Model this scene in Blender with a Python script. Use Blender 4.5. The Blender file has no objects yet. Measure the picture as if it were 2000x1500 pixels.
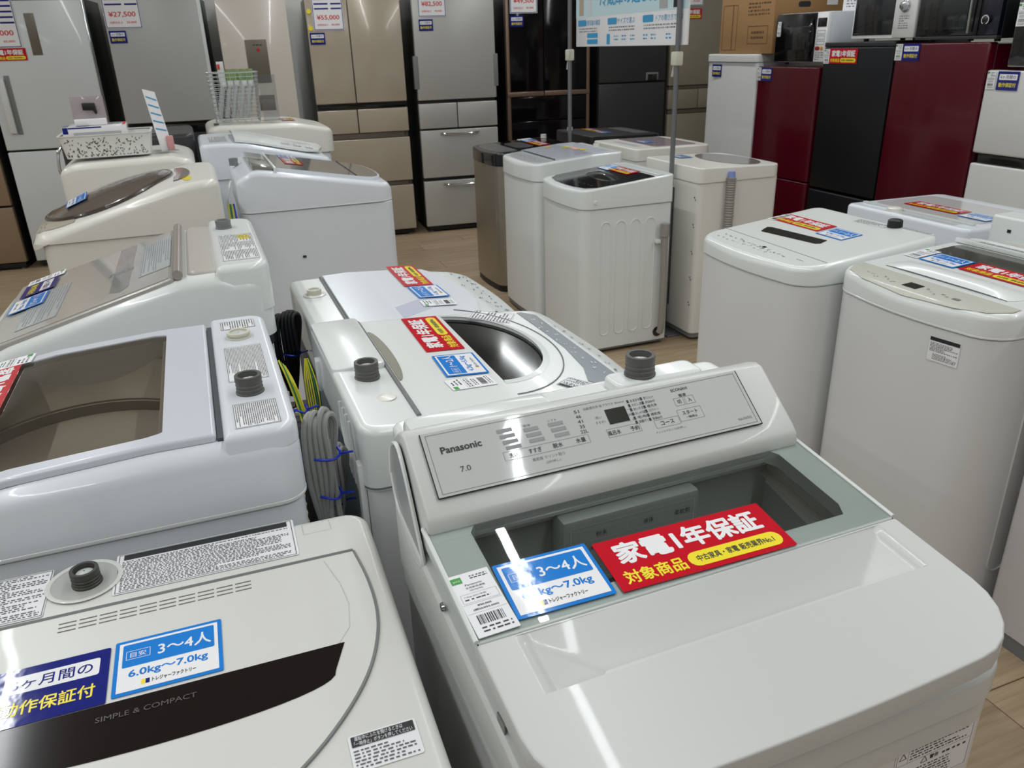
import bpy, bmesh, math, random
from mathutils import Vector, Matrix
random.seed(7)
SC = bpy.context.scene
COL = SC.collection
R = math.radians

# ---------------------------------------------------------------- camera
def set_camera():
    th, ro, f = R(23.3), R(-1.82), 1545.0
    fwd = Vector((0, math.cos(th), -math.sin(th)))
    right = Vector((1, 0, 0)); up = right.cross(fwd)
    r2 = math.cos(ro) * right + math.sin(ro) * up
    u2 = math.cos(ro) * up - math.sin(ro) * right
    cam = bpy.data.cameras.new('camera'); o = bpy.data.objects.new('camera', cam); COL.objects.link(o)
    m = Matrix((( r2.x, u2.x, -fwd.x, 0), (r2.y, u2.y, -fwd.y, 0), (r2.z, u2.z, -fwd.z, 1.53), (0, 0, 0, 1)))
    o.matrix_world = m
    cam.sensor_fit = 'HORIZONTAL'; cam.sensor_width = 36.0; cam.lens = f / 2000 * 36
    cam.clip_start = .05; cam.clip_end = 60
    cam.dof.use_dof = True; cam.dof.focus_distance = 1.25; cam.dof.aperture_fstop = 14.0
    SC.camera = o
set_camera()

# ---------------------------------------------------------------- world, lamps, exposure
W = bpy.data.worlds.new('world'); SC.world = W; W.use_nodes = True
W.node_tree.nodes['Background'].inputs[0].default_value = (.9, .95, 1, 1)
W.node_tree.nodes['Background'].inputs[1].default_value = .05
GY = 20.5                                   # the shop's grid is turned by this angle
def G(u, v, yaw=GY):
    c, s = math.cos(R(yaw)), math.sin(R(yaw))
    return (u * c - v * s, u * s + v * c)
LAMP_ROWS = [(-3.1, -2.6, 8.0), (-1.1, -2.6, 5.2), (1.0, -2.6, 8.0), (3.1, -2.6, 8.0)]   # u of each tube row, from v, to v
LAMP_Z = 3.0
for lu, lv0, lv1 in LAMP_ROWS:
    la = bpy.data.lights.new('tube_light', 'AREA'); la.shape = 'RECTANGLE'
    la.size = .04; la.size_y = lv1 - lv0; la.energy = 6.6 * (lv1 - lv0); la.color = (.935, .975, 1.0)
    lo = bpy.data.objects.new('tube_light', la); COL.objects.link(lo)
    x, y = G(lu, (lv0 + lv1) / 2); lo.location = (x, y, LAMP_Z - .052); lo.rotation_euler = (0, 0, R(GY))
SC.view_settings.view_transform = 'Standard'; SC.view_settings.look = 'None'
SC.view_settings.exposure = 0.0; SC.view_settings.gamma = 1.0; SC.view_settings.use_curve_mapping = False

# ---------------------------------------------------------------- materials
MATS = {}
def lin(c):
    return tuple(((x / 255) / 12.92 if x / 255 <= .04045 else ((x / 255 + .055) / 1.055) ** 2.4) for x in c)
def mat(name, rgb, rough=.4, metal=0.0, coat=0.0, bump=None, var=None, spec=.5, emit=0):
    if name in MATS: return MATS[name]
    m = bpy.data.materials.new(name); m.use_nodes = True; nt = m.node_tree
    b = nt.nodes['Principled BSDF']; col = lin(rgb) + (1,)
    b.inputs['Base Color'].default_value = col; b.inputs['Roughness'].default_value = rough
    b.inputs['Metallic'].default_value = metal; b.inputs['Coat Weight'].default_value = coat
    b.inputs['Coat Roughness'].default_value = .04; b.inputs['Specular IOR Level'].default_value = spec
    tc = nt.nodes.new('ShaderNodeTexCoord')
    if var:                      # (scale xyz, amount): soft blotches of wear
        mp = nt.nodes.new('ShaderNodeMapping'); mp.inputs['Scale'].default_value = var[0]
        n = nt.nodes.new('ShaderNodeTexNoise'); n.inputs['Scale'].default_value = 1.0; n.inputs['Detail'].default_value = 4
        mx = nt.nodes.new('ShaderNodeMix'); mx.data_type = 'RGBA'
        dk = tuple(c * (1 - var[1]) for c in col[:3]) + (1,)
        mx.inputs[6].default_value = col; mx.inputs[7].default_value = dk
        nt.links.new(tc.outputs['Object'], mp.inputs[0]); nt.links.new(mp.outputs[0], n.inputs['Vector'])
        nt.links.new(n.outputs['Fac'], mx.inputs[0]); nt.links.new(mx.outputs[2], b.inputs['Base Color'])
    if bump:                     # (scale xyz, strength)
        mp2 = nt.nodes.new('ShaderNodeMapping'); mp2.inputs['Scale'].default_value = bump[0]
        n2 = nt.nodes.new('ShaderNodeTexNoise'); n2.inputs['Scale'].default_value = 1.0; n2.inputs['Detail'].default_value = 2
        bp = nt.nodes.new('ShaderNodeBump'); bp.inputs['Strength'].default_value = bump[1]; bp.inputs['Distance'].default_value = .002
        nt.links.new(tc.outputs['Object'], mp2.inputs[0]); nt.links.new(mp2.outputs[0], n2.inputs['Vector'])
        nt.links.new(n2.outputs['Fac'], bp.inputs['Height']); nt.links.new(bp.outputs[0], b.inputs['Normal'])
    if emit:
        b.inputs['Emission Color'].default_value = col; b.inputs['Emission Strength'].default_value = emit
    MATS[name] = m; return m
def glass(name, tint, refl=1.0, rough=.02, ior=1.45, diffuse=0.0, dcol=(200, 200, 200)):
    """thin pane: tinted see-through with a fresnel reflection"""
    if name in MATS: return MATS[name]
    m = bpy.data.materials.new(name); m.use_nodes = True; nt = m.node_tree; nt.nodes.clear()
    out = nt.nodes.new('ShaderNodeOutputMaterial'); tr = nt.nodes.new('ShaderNodeBsdfTransparent')
    tr.inputs[0].default_value = lin(tint) + (1,)
    gl = nt.nodes.new('ShaderNodeBsdfGlossy'); gl.inputs['Roughness'].default_value = rough
    gl.inputs[0].default_value = (refl, refl, refl, 1)
    fr = nt.nodes.new('ShaderNodeFresnel'); fr.inputs[0].default_value = ior
    mx = nt.nodes.new('ShaderNodeMixShader'); base = tr
    if diffuse:
        df = nt.nodes.new('ShaderNodeBsdfDiffuse'); df.inputs[0].default_value = lin(dcol) + (1,)
        m2 = nt.nodes.new('ShaderNodeMixShader'); m2.inputs[0].default_value = diffuse
        nt.links.new(tr.outputs[0], m2.inputs[1]); nt.links.new(df.outputs[0], m2.inputs[2]); base = m2
    nt.links.new(fr.outputs[0], mx.inputs[0]); nt.links.new(base.outputs[0], mx.inputs[1]); nt.links.new(gl.outputs[0], mx.inputs[2])
    nt.links.new(mx.outputs[0], out.inputs[0]); MATS[name] = m; return m
def wood_mat():
    m = bpy.data.materials.new('oak_plank'); m.use_nodes = True; nt = m.node_tree; b = nt.nodes['Principled BSDF']
    tc = nt.nodes.new('ShaderNodeTexCoord'); oi = nt.nodes.new('ShaderNodeObjectInfo')
    ad = nt.nodes.new('ShaderNodeVectorMath'); ad.operation = 'ADD'
    cm = nt.nodes.new('ShaderNodeCombineXYZ'); ml = nt.nodes.new('ShaderNodeMath'); ml.operation = 'MULTIPLY'; ml.inputs[1].default_value = 40
    nt.links.new(oi.outputs['Random'], ml.inputs[0]); nt.links.new(ml.outputs[0], cm.inputs[0]); nt.links.new(ml.outputs[0], cm.inputs[1])
    nt.links.new(tc.outputs['Object'], ad.inputs[0]); nt.links.new(cm.outputs[0], ad.inputs[1])
    mp = nt.nodes.new('ShaderNodeMapping'); mp.inputs['Scale'].default_value = (1.6, 26, 1)
    n = nt.nodes.new('ShaderNodeTexNoise'); n.inputs['Scale'].default_value = 1.5; n.inputs['Detail'].default_value = 6; n.inputs['Roughness'].default_value = .6
    nt.links.new(ad.outputs[0], mp.inputs[0]); nt.links.new(mp.outputs[0], n.inputs['Vector'])
    cr = nt.nodes.new('ShaderNodeValToRGB')
    cr.color_ramp.elements[0].position = .3; cr.color_ramp.elements[0].color = lin((150, 128, 101)) + (1,)
    cr.color_ramp.elements[1].position = .7; cr.color_ramp.elements[1].color = lin((182, 161, 133)) + (1,)
    nt.links.new(n.outputs['Fac'], cr.inputs[0])
    hs = nt.nodes.new('ShaderNodeHueSaturation'); mr = nt.nodes.new('ShaderNodeMapRange')
    mr.inputs[3].default_value = .88; mr.inputs[4].default_value = 1.1
    nt.links.new(oi.outputs['Random'], mr.inputs[0]); nt.links.new(mr.outputs[0], hs.inputs['Value']); nt.links.new(cr.outputs[0], hs.inputs['Color'])
    nt.links.new(hs.outputs[0], b.inputs['Base Color']); b.inputs['Roughness'].default_value = .5
    MATS['oak_plank'] = m; return m

WHITE = mat('gloss_white_plastic', (226, 230, 228), .22, coat=.25)
COOL = mat('cool_white_plastic', (222, 227, 233), .25, coat=.2)
SATIN = mat('satin_white_plastic', (222, 222, 217), .42, bump=((260, 260, 260), .03))
STEELW = mat('white_painted_steel', (221, 222, 222), .3, coat=.15)
WARM = mat('warm_white_plastic', (224, 222, 214), .3, coat=.15)
GREYW = mat('pale_grey_plastic', (196, 201, 199), .35)
MIDG = mat('mid_grey_plastic', (120, 122, 122), .45)
CAPG = mat('dark_grey_rubber', (84, 84, 80), .5)
DARK = mat('dark_gap', (26, 27, 28), .6)
BLACK = mat('gloss_black', (10, 10, 12), .12, coat=.4)
BLKM = mat('matte_black', (19, 20, 22), .45)
INK = mat('black_ink', (38, 38, 42), .5)
FINE = mat('fine_print_ink', (92, 92, 96), .5)
INKG = mat('grey_ink', (120, 122, 125), .5)
PAPER = mat('white_paper', (232, 233, 235), .5)
REDP = mat('red_print', (198, 20, 40), .07, spec=.35, bump=((45, 45, 45), .09))
BLUEP = mat('blue_print', (36, 128, 214), .07, spec=.35, bump=((45, 45, 45), .09))
NAVYP = mat('navy_print', (30, 38, 122), .07, spec=.35, bump=((45, 45, 45), .09))
YELP = mat('yellow_print', (246, 226, 36), .3, coat=.4)
WHTP = mat('white_print', (240, 240, 242), .07, spec=.35, bump=((45, 45, 45), .09))
GRNP = mat('green_print', (50, 150, 52), .4)
REDT = mat('red_text', (206, 52, 56), .5)
CLEAR = glass('clear_film', (244, 246, 246))
STEEL = mat('brushed_steel', (172, 164, 150), .3, .8, bump=((4, 4, 900), .05))
CHROME = mat('polished_chrome', (205, 208, 212), .12, 1.0)
TIEB = mat('blue_cable_tie', (22, 48, 190), .4)
CORDG = mat('grey_cord', (150, 151, 148), .5)
CORDB = mat('black_cord', (22, 22, 26), .45)
GNDY = mat('yellow_earth_wire', (196, 190, 40), .45)
GNDG = mat('green_earth_wire', (28, 112, 60), .45)

# ---------------------------------------------------------------- mesh helpers
class MB:
    def __init__(s): s.v = []; s.f = []
    def add(s, vs, fs):
        b = len(s.v); s.v += [tuple(p) for p in vs]; s.f += [tuple(i + b for i in f) for f in fs]; return s
    def box(s, x0, x1, y0, y1, z0, z1):
        return s.add([(x0, y0, z0), (x1, y0, z0), (x1, y1, z0), (x0, y1, z0), (x0, y0, z1), (x1, y0, z1), (x1, y1, z1), (x0, y1, z1)],
                     [(0, 3, 2, 1), (4, 5, 6, 7), (0, 1, 5, 4), (1, 2, 6, 5), (2, 3, 7, 6), (3, 0, 4, 7)])
    def quad(s, a, b, c, d): return s.add([a, b, c, d], [(0, 1, 2, 3)])
    def rect(s, x0, x1, y0, y1, z): return s.quad((x0, y0, z), (x1, y0, z), (x1, y1, z), (x0, y1, z))
    def loft(s, rings, c0=True, c1=True):
        n = len(rings[0]); vs = [p for r in rings for p in r]; fs = []
        for k in range(len(rings) - 1):
            for i in range(n):
                j = (i + 1) % n; fs.append((k * n + i, k * n + j, (k + 1) * n + j, (k + 1) * n + i))
        if c0: fs.append(tuple(reversed(range(n))))
        if c1: fs.append(tuple(range((len(rings) - 1) * n, len(rings) * n)))
        return s.add(vs, fs)
    def prism(s, pts, z0, z1): return s.loft([[(x, y, z0) for x, y in pts], [(x, y, z1) for x, y in pts]])
    def xprism(s, yz, x0, x1):            # side profile (y,z), counter-clockwise seen from +x
        return s.loft([[(x0, y, z) for y, z in yz], [(x1, y, z) for y, z in yz]])
    def sheet(s, pts, zf, t=.0006):
        top = [(x, y, zf(x, y) + t) for x, y in pts]; bot = [(x, y, zf(x, y) - .001) for x, y in pts]
        return s.loft([bot, top])
    def lathe(s, prof, n=24, c=(0, 0, 0), cap=True):
        rings = [[(c[0] + r * math.cos(2 * math.pi * i / n), c[1] + r * math.sin(2 * math.pi * i / n), c[2] + z) for i in range(n)] for r, z in prof]
        return s.loft(rings, cap, cap)
    def tube(s, path, r, n=7, closed=False):
        P = [Vector(p) for p in path]; rings = []; nrm = None
        for i, p in enumerate(P):
            t = (P[min(i + 1, len(P) - 1)] - P[max(i - 1, 0)]).normalized()
            if nrm is None: nrm = t.orthogonal().normalized()
            nrm = (nrm - t * nrm.dot(t)).normalized(); bn = t.cross(nrm); rr = r(i / (len(P) - 1)) if callable(r) else r
            rings.append([tuple(p + (nrm * math.cos(2 * math.pi * k / n) + bn * math.sin(2 * math.pi * k / n)) * rr) for k in range(n)])
        return s.loft(rings)
    def build(s, name, m, parent=None, bevel=0, seg=2, smooth=38, kind=None, label=None):
        me = bpy.data.meshes.new(name); me.from_pydata(s.v, [], s.f); me.update()
        bm = bmesh.new(); bm.from_mesh(me)
        bmesh.ops.remove_doubles(bm, verts=bm.verts, dist=1e-6)
        bmesh.ops.recalc_face_normals(bm, faces=bm.faces)
        if bevel:
            ed = [e for e in bm.edges if len(e.link_faces) == 2 and e.calc_face_angle(0) > R(32)]
            bmesh.ops.bevel(bm, geom=ed, offset=bevel, segments=seg, profile=.5, affect='EDGES', clamp_overlap=True)
        bm.to_mesh(me); bm.free()
        if smooth:
            me.shade_smooth(); me.set_sharp_from_angle(angle=R(smooth))
        me.materials.append(m)
        o = bpy.data.objects.new(name, me); COL.objects.link(o)
        if parent: o.parent = parent
        if kind: o['kind'] = kind
        if label: o['label'] = label
        return o
def rows_sheet(mb, edge, zf, t=.001, skirt=.002, n=6):
    """sheet with a left-right symmetric outline given as right-hand points from back to front"""
    for (x0, y0), (x1, y1) in zip(edge[:-1], edge[1:]):
        a = [(x0 * (2 * i / n - 1), y0, zf(x0 * (2 * i / n - 1), y0) + t) for i in range(n + 1)]
        b = [(x1 * (2 * i / n - 1), y1, zf(x1 * (2 * i / n - 1), y1) + t) for i in range(n + 1)]
        mb.add(a + b, [(i, n + 1 + i, n + 2 + i, i + 1) for i in range(n)])
        for k in (0, n): mb.quad(a[k], b[k], (b[k][0], b[k][1], b[k][2] - skirt), (a[k][0], a[k][1], a[k][2] - skirt))
    return mb
def ease(p, k=4):                        # smooth a polyline (catmull-rom)
    P = [Vector(p[0])] + [Vector(q) for q in p] + [Vector(p[-1])]; out = []
    for i in range(1, len(P) - 2):
        for j in range(k):
            t = j / k; a, b, c, d = P[i - 1], P[i], P[i + 1], P[i + 2]
            out.append(.5 * ((2 * b) + (c - a) * t + (2 * a - 5 * b + 4 * c - d) * t * t + (3 * b - a - 3 * c + d) * t ** 3))
    return out + [P[-2]]
def rrect(w, h, r, n=5, cx=0, cy=0):
    out = []
    for sx, sy, a in ((1, -1, -90), (1, 1, 0), (-1, 1, 90), (-1, -1, 180)):
        for k in range(n + 1):
            t = R(a + 90 * k / n); out.append((cx + sx * (w / 2 - r) + r * math.cos(t), cy + sy * (h / 2 - r) + r * math.sin(t)))
    return out
def half_ring(w, d, rf, rb, bulge, ys, nf=4, na=6):
    hw = w / 2; out = []
    for k in range(nf):
        x = .002 + (hw - rf - .002) * k / nf; out.append((x, -d / 2 - bulge * (1 - (x / (hw - rf)) ** 2)))
    for k in range(na + 1):
        t = R(-90 + 90 * k / na); out.append((hw - rf + rf * math.cos(t), -d / 2 + rf + rf * math.sin(t)))
    for y in sorted(ys):
        out.append((hw, y))
    for k in range(na + 1):
        t = R(90 * k / na); out.append((hw - rb + rb * math.cos(t), d / 2 - rb + rb * math.sin(t)))
    for k in range(1, 3):
        out.append((.002 + (hw - rb - .002) * (2 - k) / 2, d / 2))
    return out
def cap(mb, w, d, zb, zt, rf=.04, rb=.03, bulge=0, fil=.012, ys=(), nx=4, hole=None, thick=.02, cx=0, cy=0, fill=True, bottom=False, nfil=4, lip=None):
    """rounded-rectangle shell: wall from zb up, rounded shoulder, top following zt(x,y), optional opening hole(y)->(xl,xr)"""
    rings = []; em = fil + (lip if lip else min(.003, fil * .4)) + .0035
    ysl = [y - cy for y in ys if -d / 2 + max(rf, em) + .0004 < y - cy < d / 2 - max(rb, em) - .0004]
    def full(h, zf):
        r = [(cx + x, cy + y) for x, y in h] + [(cx - x, cy + y) for x, y in reversed(h)]
        return [(x, y, zf(x, y)) for x, y in r]
    zbf = zb if callable(zb) else (lambda x, y: zb)
    rings.append(full(half_ring(w, d, rf, rb, bulge, ysl), zbf))
    for k in range(nfil + 1):
        a = R(90 * k / nfil); e = fil * (1 - math.cos(a)); dr = fil * (1 - math.sin(a))
        h = half_ring(w - 2 * e, d - 2 * e, max(rf - e, .003), max(rb - e, .003), bulge, ysl)
        rings.append(full(h, lambda x, y, dr=dr: zt(x, y) - dr))
    e = fil + (lip if lip else min(.003, fil * .4))
    h = half_ring(w - 2 * e, d - 2 * e, max(rf - e, .003), max(rb - e, .003), bulge, ysl); rings.append(full(h, zt))
    mb.loft(rings, bottom, False)
    if not fill: return mb
    rows = h
    def rowv(xa, xb, y, n): return [(cx + xa + (xb - xa) * i / n, cy + y, zt(cx + xa + (xb - xa) * i / n, cy + y)) for i in range(n + 1)]
    def strip(r0, r1):
        n = len(r0) - 1
        mb.add(r0 + r1, [(i, i + 1, n + 2 + i, n + 1 + i) for i in range(n)])
    for (x0, y0), (x1, y1) in zip(rows[:-1], rows[1:]):
        h0 = hole(cy + y0) if hole else None; h1 = hole(cy + y1) if hole else None
        if h0 and h1:
            m = max(2, nx // 2)
            strip(rowv(-x0, h0[0] - cx, y0, m), rowv(-x1, h1[0] - cx, y1, m)); strip(rowv(h0[1] - cx, x0, y0, m), rowv(h1[1] - cx, x1, y1, m))
            for s in (0, 1):
                a = (h0[s], cy + y0, zt(h0[s], cy + y0)); b = (h1[s], cy + y1, zt(h1[s], cy + y1))
                mb.quad(a, b, (b[0], b[1], b[2] - thick), (a[0], a[1], a[2] - thick))
        else:
            strip(rowv(-x0, x0, y0, nx), rowv(-x1, x1, y1, nx))
            for hh, yy in ((h0, y0), (h1, y1)):
                if hh:
                    a = (hh[0], cy + yy, zt(hh[0], cy + yy)); b = (hh[1], cy + yy, zt(hh[1], cy + yy))
                    mb.quad(a, b, (b[0], b[1], b[2] - thick), (a[0], a[1], a[2] - thick))
    return mb
def prof(pts):                           # piecewise-linear z(y)
    def f(x, y):
        if y <= pts[0][0]: return pts[0][1]
        for (a, za), (b, zb) in zip(pts[:-1], pts[1:]):
            if y <= b: return za + (zb - za) * (y - a) / (b - a)
        return pts[-1][1]
    return f
def lsp(a, b, n): return [a + (b - a) * i / n for i in range(n + 1)]

# ---------------------------------------------------------------- things
def tag(o, label, cat, group=None, kind=None):
    if label: o['label'] = label
    if cat: o['category'] = cat
    if group: o['group'] = group
    if kind: o['kind'] = kind
    return o
def thing(name, label, cat, loc, rz=0, group=None):
    o = bpy.data.objects.new(name, None); COL.objects.link(o); o.empty_display_size = .1
    o.matrix_world = Matrix.Translation(Vector((loc[0], loc[1], loc[2] if len(loc) > 2 else 0))) @ Matrix.Rotation(R(rz), 4, 'Z')
    return tag(o, label, cat, group)
TXT = {}
def text_mesh(s, bold):
    if (s, bold) in TXT: return TXT[(s, bold)]
    c = bpy.data.curves.new('txt', 'FONT'); c.body = s; c.resolution_u = 3
    o = bpy.data.objects.new('txt', c); COL.objects.link(o)
    bpy.context.view_layer.update()
    me = bpy.data.meshes.new_from_object(o.evaluated_get(bpy.context.evaluated_depsgraph_get()))
    vs = [tuple(v.co) for v in me.vertices]; fs = [tuple(p.vertices) for p in me.polygons]
    bpy.data.objects.remove(o); bpy.data.curves.remove(c); bpy.data.meshes.remove(me)
    if bold:                             # heavier strokes: slightly shifted copies
        n0 = len(vs); v0, f0 = list(vs), list(fs); d = bold * .8
        for k, (dx, dy) in enumerate(((d, 0), (-d, 0), (0, d), (0, -d), (d * .7, d * .7), (-d * .7, d * .7), (d * .7, -d * .7), (-d * .7, -d * .7))):
            vs += [(x + dx, y + dy, -1.2e-5 * (k + 1)) for x, y, z in v0]; fs += [tuple(i + n0 * (k + 1) for i in f) for f in f0]
    xs = [v[0] for v in vs]; ys = [v[1] for v in vs]; bb = (min(xs), max(xs), min(ys), max(ys))
    TXT[(s, bold)] = (vs, fs, bb); return TXT[(s, bold)]
def lettering(parent, s, cx, cy, w, h, m, z=.0012, bold=0.0, frame=None, mb=None, rot=0, name='lettering'):
    """flat lettering stretched to a w x h box centred at cx,cy; frame maps card (x,y,z) to the parent's space"""
    vs, fs, bb = text_mesh(s, bold); out = []
    cr, sr = math.cos(R(rot)), math.sin(R(rot))
    for x, y, zo in vs:
        a = ((x - bb[0]) / (bb[1] - bb[0]) - .5) * w; b = ((y - bb[2]) / (bb[3] - bb[2]) - .5) * h
        p = Vector((cx + a * cr - b * sr, cy + a * sr + b * cr, z + zo)); out.append(tuple(frame @ p) if frame else tuple(p))
    if mb is not None: mb.add(out, fs); return None
    q = MB(); q.add(out, fs); o = q.build(name, m, parent, smooth=0); return o
def fine_print(mb, x0, x1, y0, y1, n, z=.0011, fill=.42, frame=None, rnd=None, dash=(.35, 1.5), gap=(.25, .7)):
    """rows of tiny unreadable print: short dashes"""
    rd = rnd or random; dy = (y1 - y0) / n
    for k in range(n):
        yb = y1 - (k + 1) * dy; hgt = dy * fill; x = x0; end = x1 - (x1 - x0) * rd.choice((0, 0, .05, .2, .45)) if n > 2 else x1
        while x < end:
            l = dy * rd.uniform(*dash); xe = min(x + l, end)
            q = [Vector((x, yb + dy * .2, z)), Vector((xe, yb + dy * .2, z)), Vector((xe, yb + dy * .2 + hgt, z)), Vector((x, yb + dy * .2 + hgt, z))]
            if frame: q = [frame @ p for p in q]
            mb.quad(*q); x = xe + dy * rd.uniform(*gap)
def surf(zf, cx, cy, ang=0, lift=0.0):
    """frame lying on a surface z=zf(x,y): columns are card x, card y, normal"""
    e = .01; zx = (zf(cx + e, cy) - zf(cx - e, cy)) / (2 * e); zy = (zf(cx, cy + e) - zf(cx, cy - e)) / (2 * e)
    n = Vector((-zx, -zy, 1)).normalized()
    ax = Vector((math.cos(R(ang)), math.sin(R(ang)), 0)); ax = (ax - n * ax.dot(n)).normalized(); ay = n.cross(ax)
    p = Vector((cx, cy, zf(cx, cy))) + n * lift
    return Matrix(((ax.x, ay.x, n.x, p.x), (ax.y, ay.y, n.y, p.y), (ax.z, ay.z, n.z, p.z), (0, 0, 0, 1)))
def upright(x, y, z, ang=0, nrm='-y'):
    """frame on a vertical face looking along local -y (card x = +x, card y = +z), turned by ang about z"""
    m = Matrix.Translation((x, y, z)) @ Matrix.Rotation(R(ang), 4, 'Z') @ Matrix.Rotation(R(90), 4, 'X'); return m
def place(o, root, frame):
    o.matrix_world = (root.matrix_world @ frame) if root else frame; return o
# ================================================================ the room
def struct(name, mb, m, bevel=0):
    o = mb.build(name, m, None, bevel, smooth=0); o['kind'] = 'structure'; return o
OAK = wood_mat()
WALLM = mat('wall_paint', (214, 214, 208), .8, var=((.6, .6, .6), .05))
CEILM = mat('ceiling_panel', (228, 228, 224), .85)
fl = MB()
fl.add([G(-6, -5) + (-.0065,), G(7, -5) + (-.0065,), G(7, 10) + (-.0065,), G(-6, 10) + (-.0065,), G(-6, -5) + (-.1,), G(7, -5) + (-.1,), G(7, 10) + (-.1,), G(-6, 10) + (-.1,)],
       [(0, 1, 2, 3), (7, 6, 5, 4), (0, 4, 5, 1), (1, 5, 6, 2), (2, 6, 7, 3), (3, 7, 4, 0)])
floor = struct('floor', fl, mat('floor_underlay', (150, 126, 96), .6))
pm = MB().box(-.5985, .5985, -.0985, .0985, -.0064, 0).build('plank', OAK, floor, .0008, 1, smooth=0)
first = True
for j in range(40):
    for i in range(7):
        o = pm if first else pm.copy()
        if not first: COL.objects.link(o); o.parent = floor
        first = False
        x, y = G(-3.0 + 1.2 * i + (j % 3) * .4, .1 + .2 * j)
        o.location = (x, y, 0); o.rotation_euler = (0, 0, R(GY))
def wall(name, a, b, t=.1, h=3.1):      # wall along a->b, thick to the left
    a, b = Vector(a + (0,)), Vector(b + (0,)); d = (b - a).normalized(); n = Vector((-d.y, d.x, 0)) * t
    p = [a, b, b + n, a + n]
    q = MB().add([tuple(v) for v in p] + [(v.x, v.y, h) for v in p], [(3, 2, 1, 0), (4, 5, 6, 7), (0, 1, 5, 4), (1, 2, 6, 5), (2, 3, 7, 6), (3, 0, 4, 7)])
    return struct(name, q, WALLM)
BY, RY = 15.5, -70.5
def GB(u, v): return G(u, v, BY)
def GR(s, off):
    c, sn = math.cos(R(RY)), math.sin(R(RY)); return (s * c - off * sn, s * sn + off * c)
wall('wall_back', GB(5.6, 7.75), GB(-5.5, 7.75), -.1)
wall('wall_right', GR(-8.5, 5.15), GR(4.5, 5.15), .1)
wall('wall_left', G(-4.6, -4.5), G(-4.6, 9.5), .1)
wf = wall('wall_front', G(6.5, -4.2), G(-5, -4.2), .1); wf.data.materials[0] = mat('front_wall_paint', (168, 158, 146), .8)
ce = MB(); ce.add([G(-6, -5) + (3.1,), G(7, -5) + (3.1,), G(7, 10) + (3.1,), G(-6, 10) + (3.1,), G(-6, -5) + (3.2,), G(7, -5) + (3.2,), G(7, 10) + (3.2,), G(-6, 10) + (3.2,)],
       [(0, 3, 2, 1), (4, 5, 6, 7), (0, 1, 5, 4), (1, 2, 6, 5), (2, 3, 7, 6), (3, 0, 4, 7)])
struct('ceiling', ce, CEILM)
for k, (lu, lv0, lv1) in enumerate(LAMP_ROWS):
    x, y = G(lu, (lv0 + lv1) / 2); hl = (lv1 - lv0) / 2
    o = thing('ceiling_light', ['long ceiling tube light row above the left wall side', 'long ceiling tube light row above the left washer row',
              'long ceiling tube light row above the middle aisle', 'long ceiling tube light row above the right washers'][k], 'light', (x, y, 0), GY, 'ceiling tube light rows')
    MB().box(-.045, .045, -hl - .05, hl + .05, LAMP_Z - .04, 3.1).build('housing', WHITE, o, .006)
    MB().box(-.024, .024, -hl - .02, hl + .02, LAMP_Z - .05, LAMP_Z - .0405).build('diffuser', WHTP, o, .003)

# ================================================================ printed cards
def card(name, w, h, m, label, cat, root, frame, group=None, r=.002, t=.0008):
    o = MB().prism(rrect(w, h, r, 3), 0, t).build(name, m, None, smooth=0)
    tag(o, label, cat, group); return place(o, root, frame)
def bar(mb, cx, cy, w, h, z=.0011, r=None, frame=None):
    pts = rrect(w, h, r, 4, cx, cy) if r else [(cx - w / 2, cy - h / 2), (cx + w / 2, cy - h / 2), (cx + w / 2, cy + h / 2), (cx - w / 2, cy + h / 2)]
    q = [(x, y, z) for x, y in pts]
    if frame: q = [tuple(frame @ Vector(p)) for p in q]
    mb.add(q, [tuple(range(len(q)))]); return mb
def outline(mb, cx, cy, w, h, t, z=.0012, frame=None):
    for a in ((cx, cy + h / 2, w + t, t), (cx, cy - h / 2, w + t, t), (cx - w / 2, cy, t, h), (cx + w / 2, cy, t, h)): bar(mb, *a, z=z, frame=frame)
    return mb
def warranty_tag(root, frame, label, group='red one-year warranty tags', k=1.0):
    o = card('warranty_tag', .232 * k, .082 * k, REDP, label, 'tag', root, frame, group)
    lettering(o, '家電1年保証', 0, .0145 * k, .196 * k, .036 * k, WHTP, bold=.045)
    lettering(o, '対象商品', -.066 * k, -.023 * k, .078 * k, .021 * k, YELP, bold=.03)
    bar(MB(), .042 * k, -.0225 * k, .128 * k, .023 * k, r=.0112 * k).build('pill', YELP, o, smooth=0)
    lettering(o, '中古家具・家電 販売業界No.1', .042 * k, -.0225 * k, .106 * k, .0105 * k, INK, z=.0014, bold=.02)
    return o
def capacity_tag(root, frame, label, who='3〜4人', kg='6.0kg〜7.0kg', group='blue load capacity tags'):
    o = card('capacity_tag', .116, .085, BLUEP, label, 'tag', root, frame, group)
    bar(MB(), 0, 0, .107, .076).build('white_panel', WHTP, o, smooth=0)
    bar(MB(), 0, .0165, .099, .036, z=.0013, r=.002).build('header_panel', BLUEP, o, smooth=0)
    q = MB(); outline(q, -.033, .0165, .025, .013, .0006, z=.0015); lettering(o, '目安', -.033, .0165, .017, .008, WHTP, z=.0015, mb=q)
    lettering(o, who, .017, .0165, .058, .020, WHTP, z=.0015, bold=.02, mb=q); q.build('header_lettering', WHTP, o, smooth=0, kind='stuff')
    lettering(o, kg, 0, -.014, .084, .014, BLUEP, z=.0013, bold=.03)
    q = MB(); bar(q, -.026, -.029, .0042, .007, z=.0013); q.build('logo_mark', YELP, o, smooth=0)
    bar(MB(), -.0215, -.029, .0042, .007, z=.0013).build('logo_mark', NAVYP, o, smooth=0)
    lettering(o, 'トレジャーファクトリー', .006, -.029, .046, .0065, INK, z=.0013, bold=.04)
    return o
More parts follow.
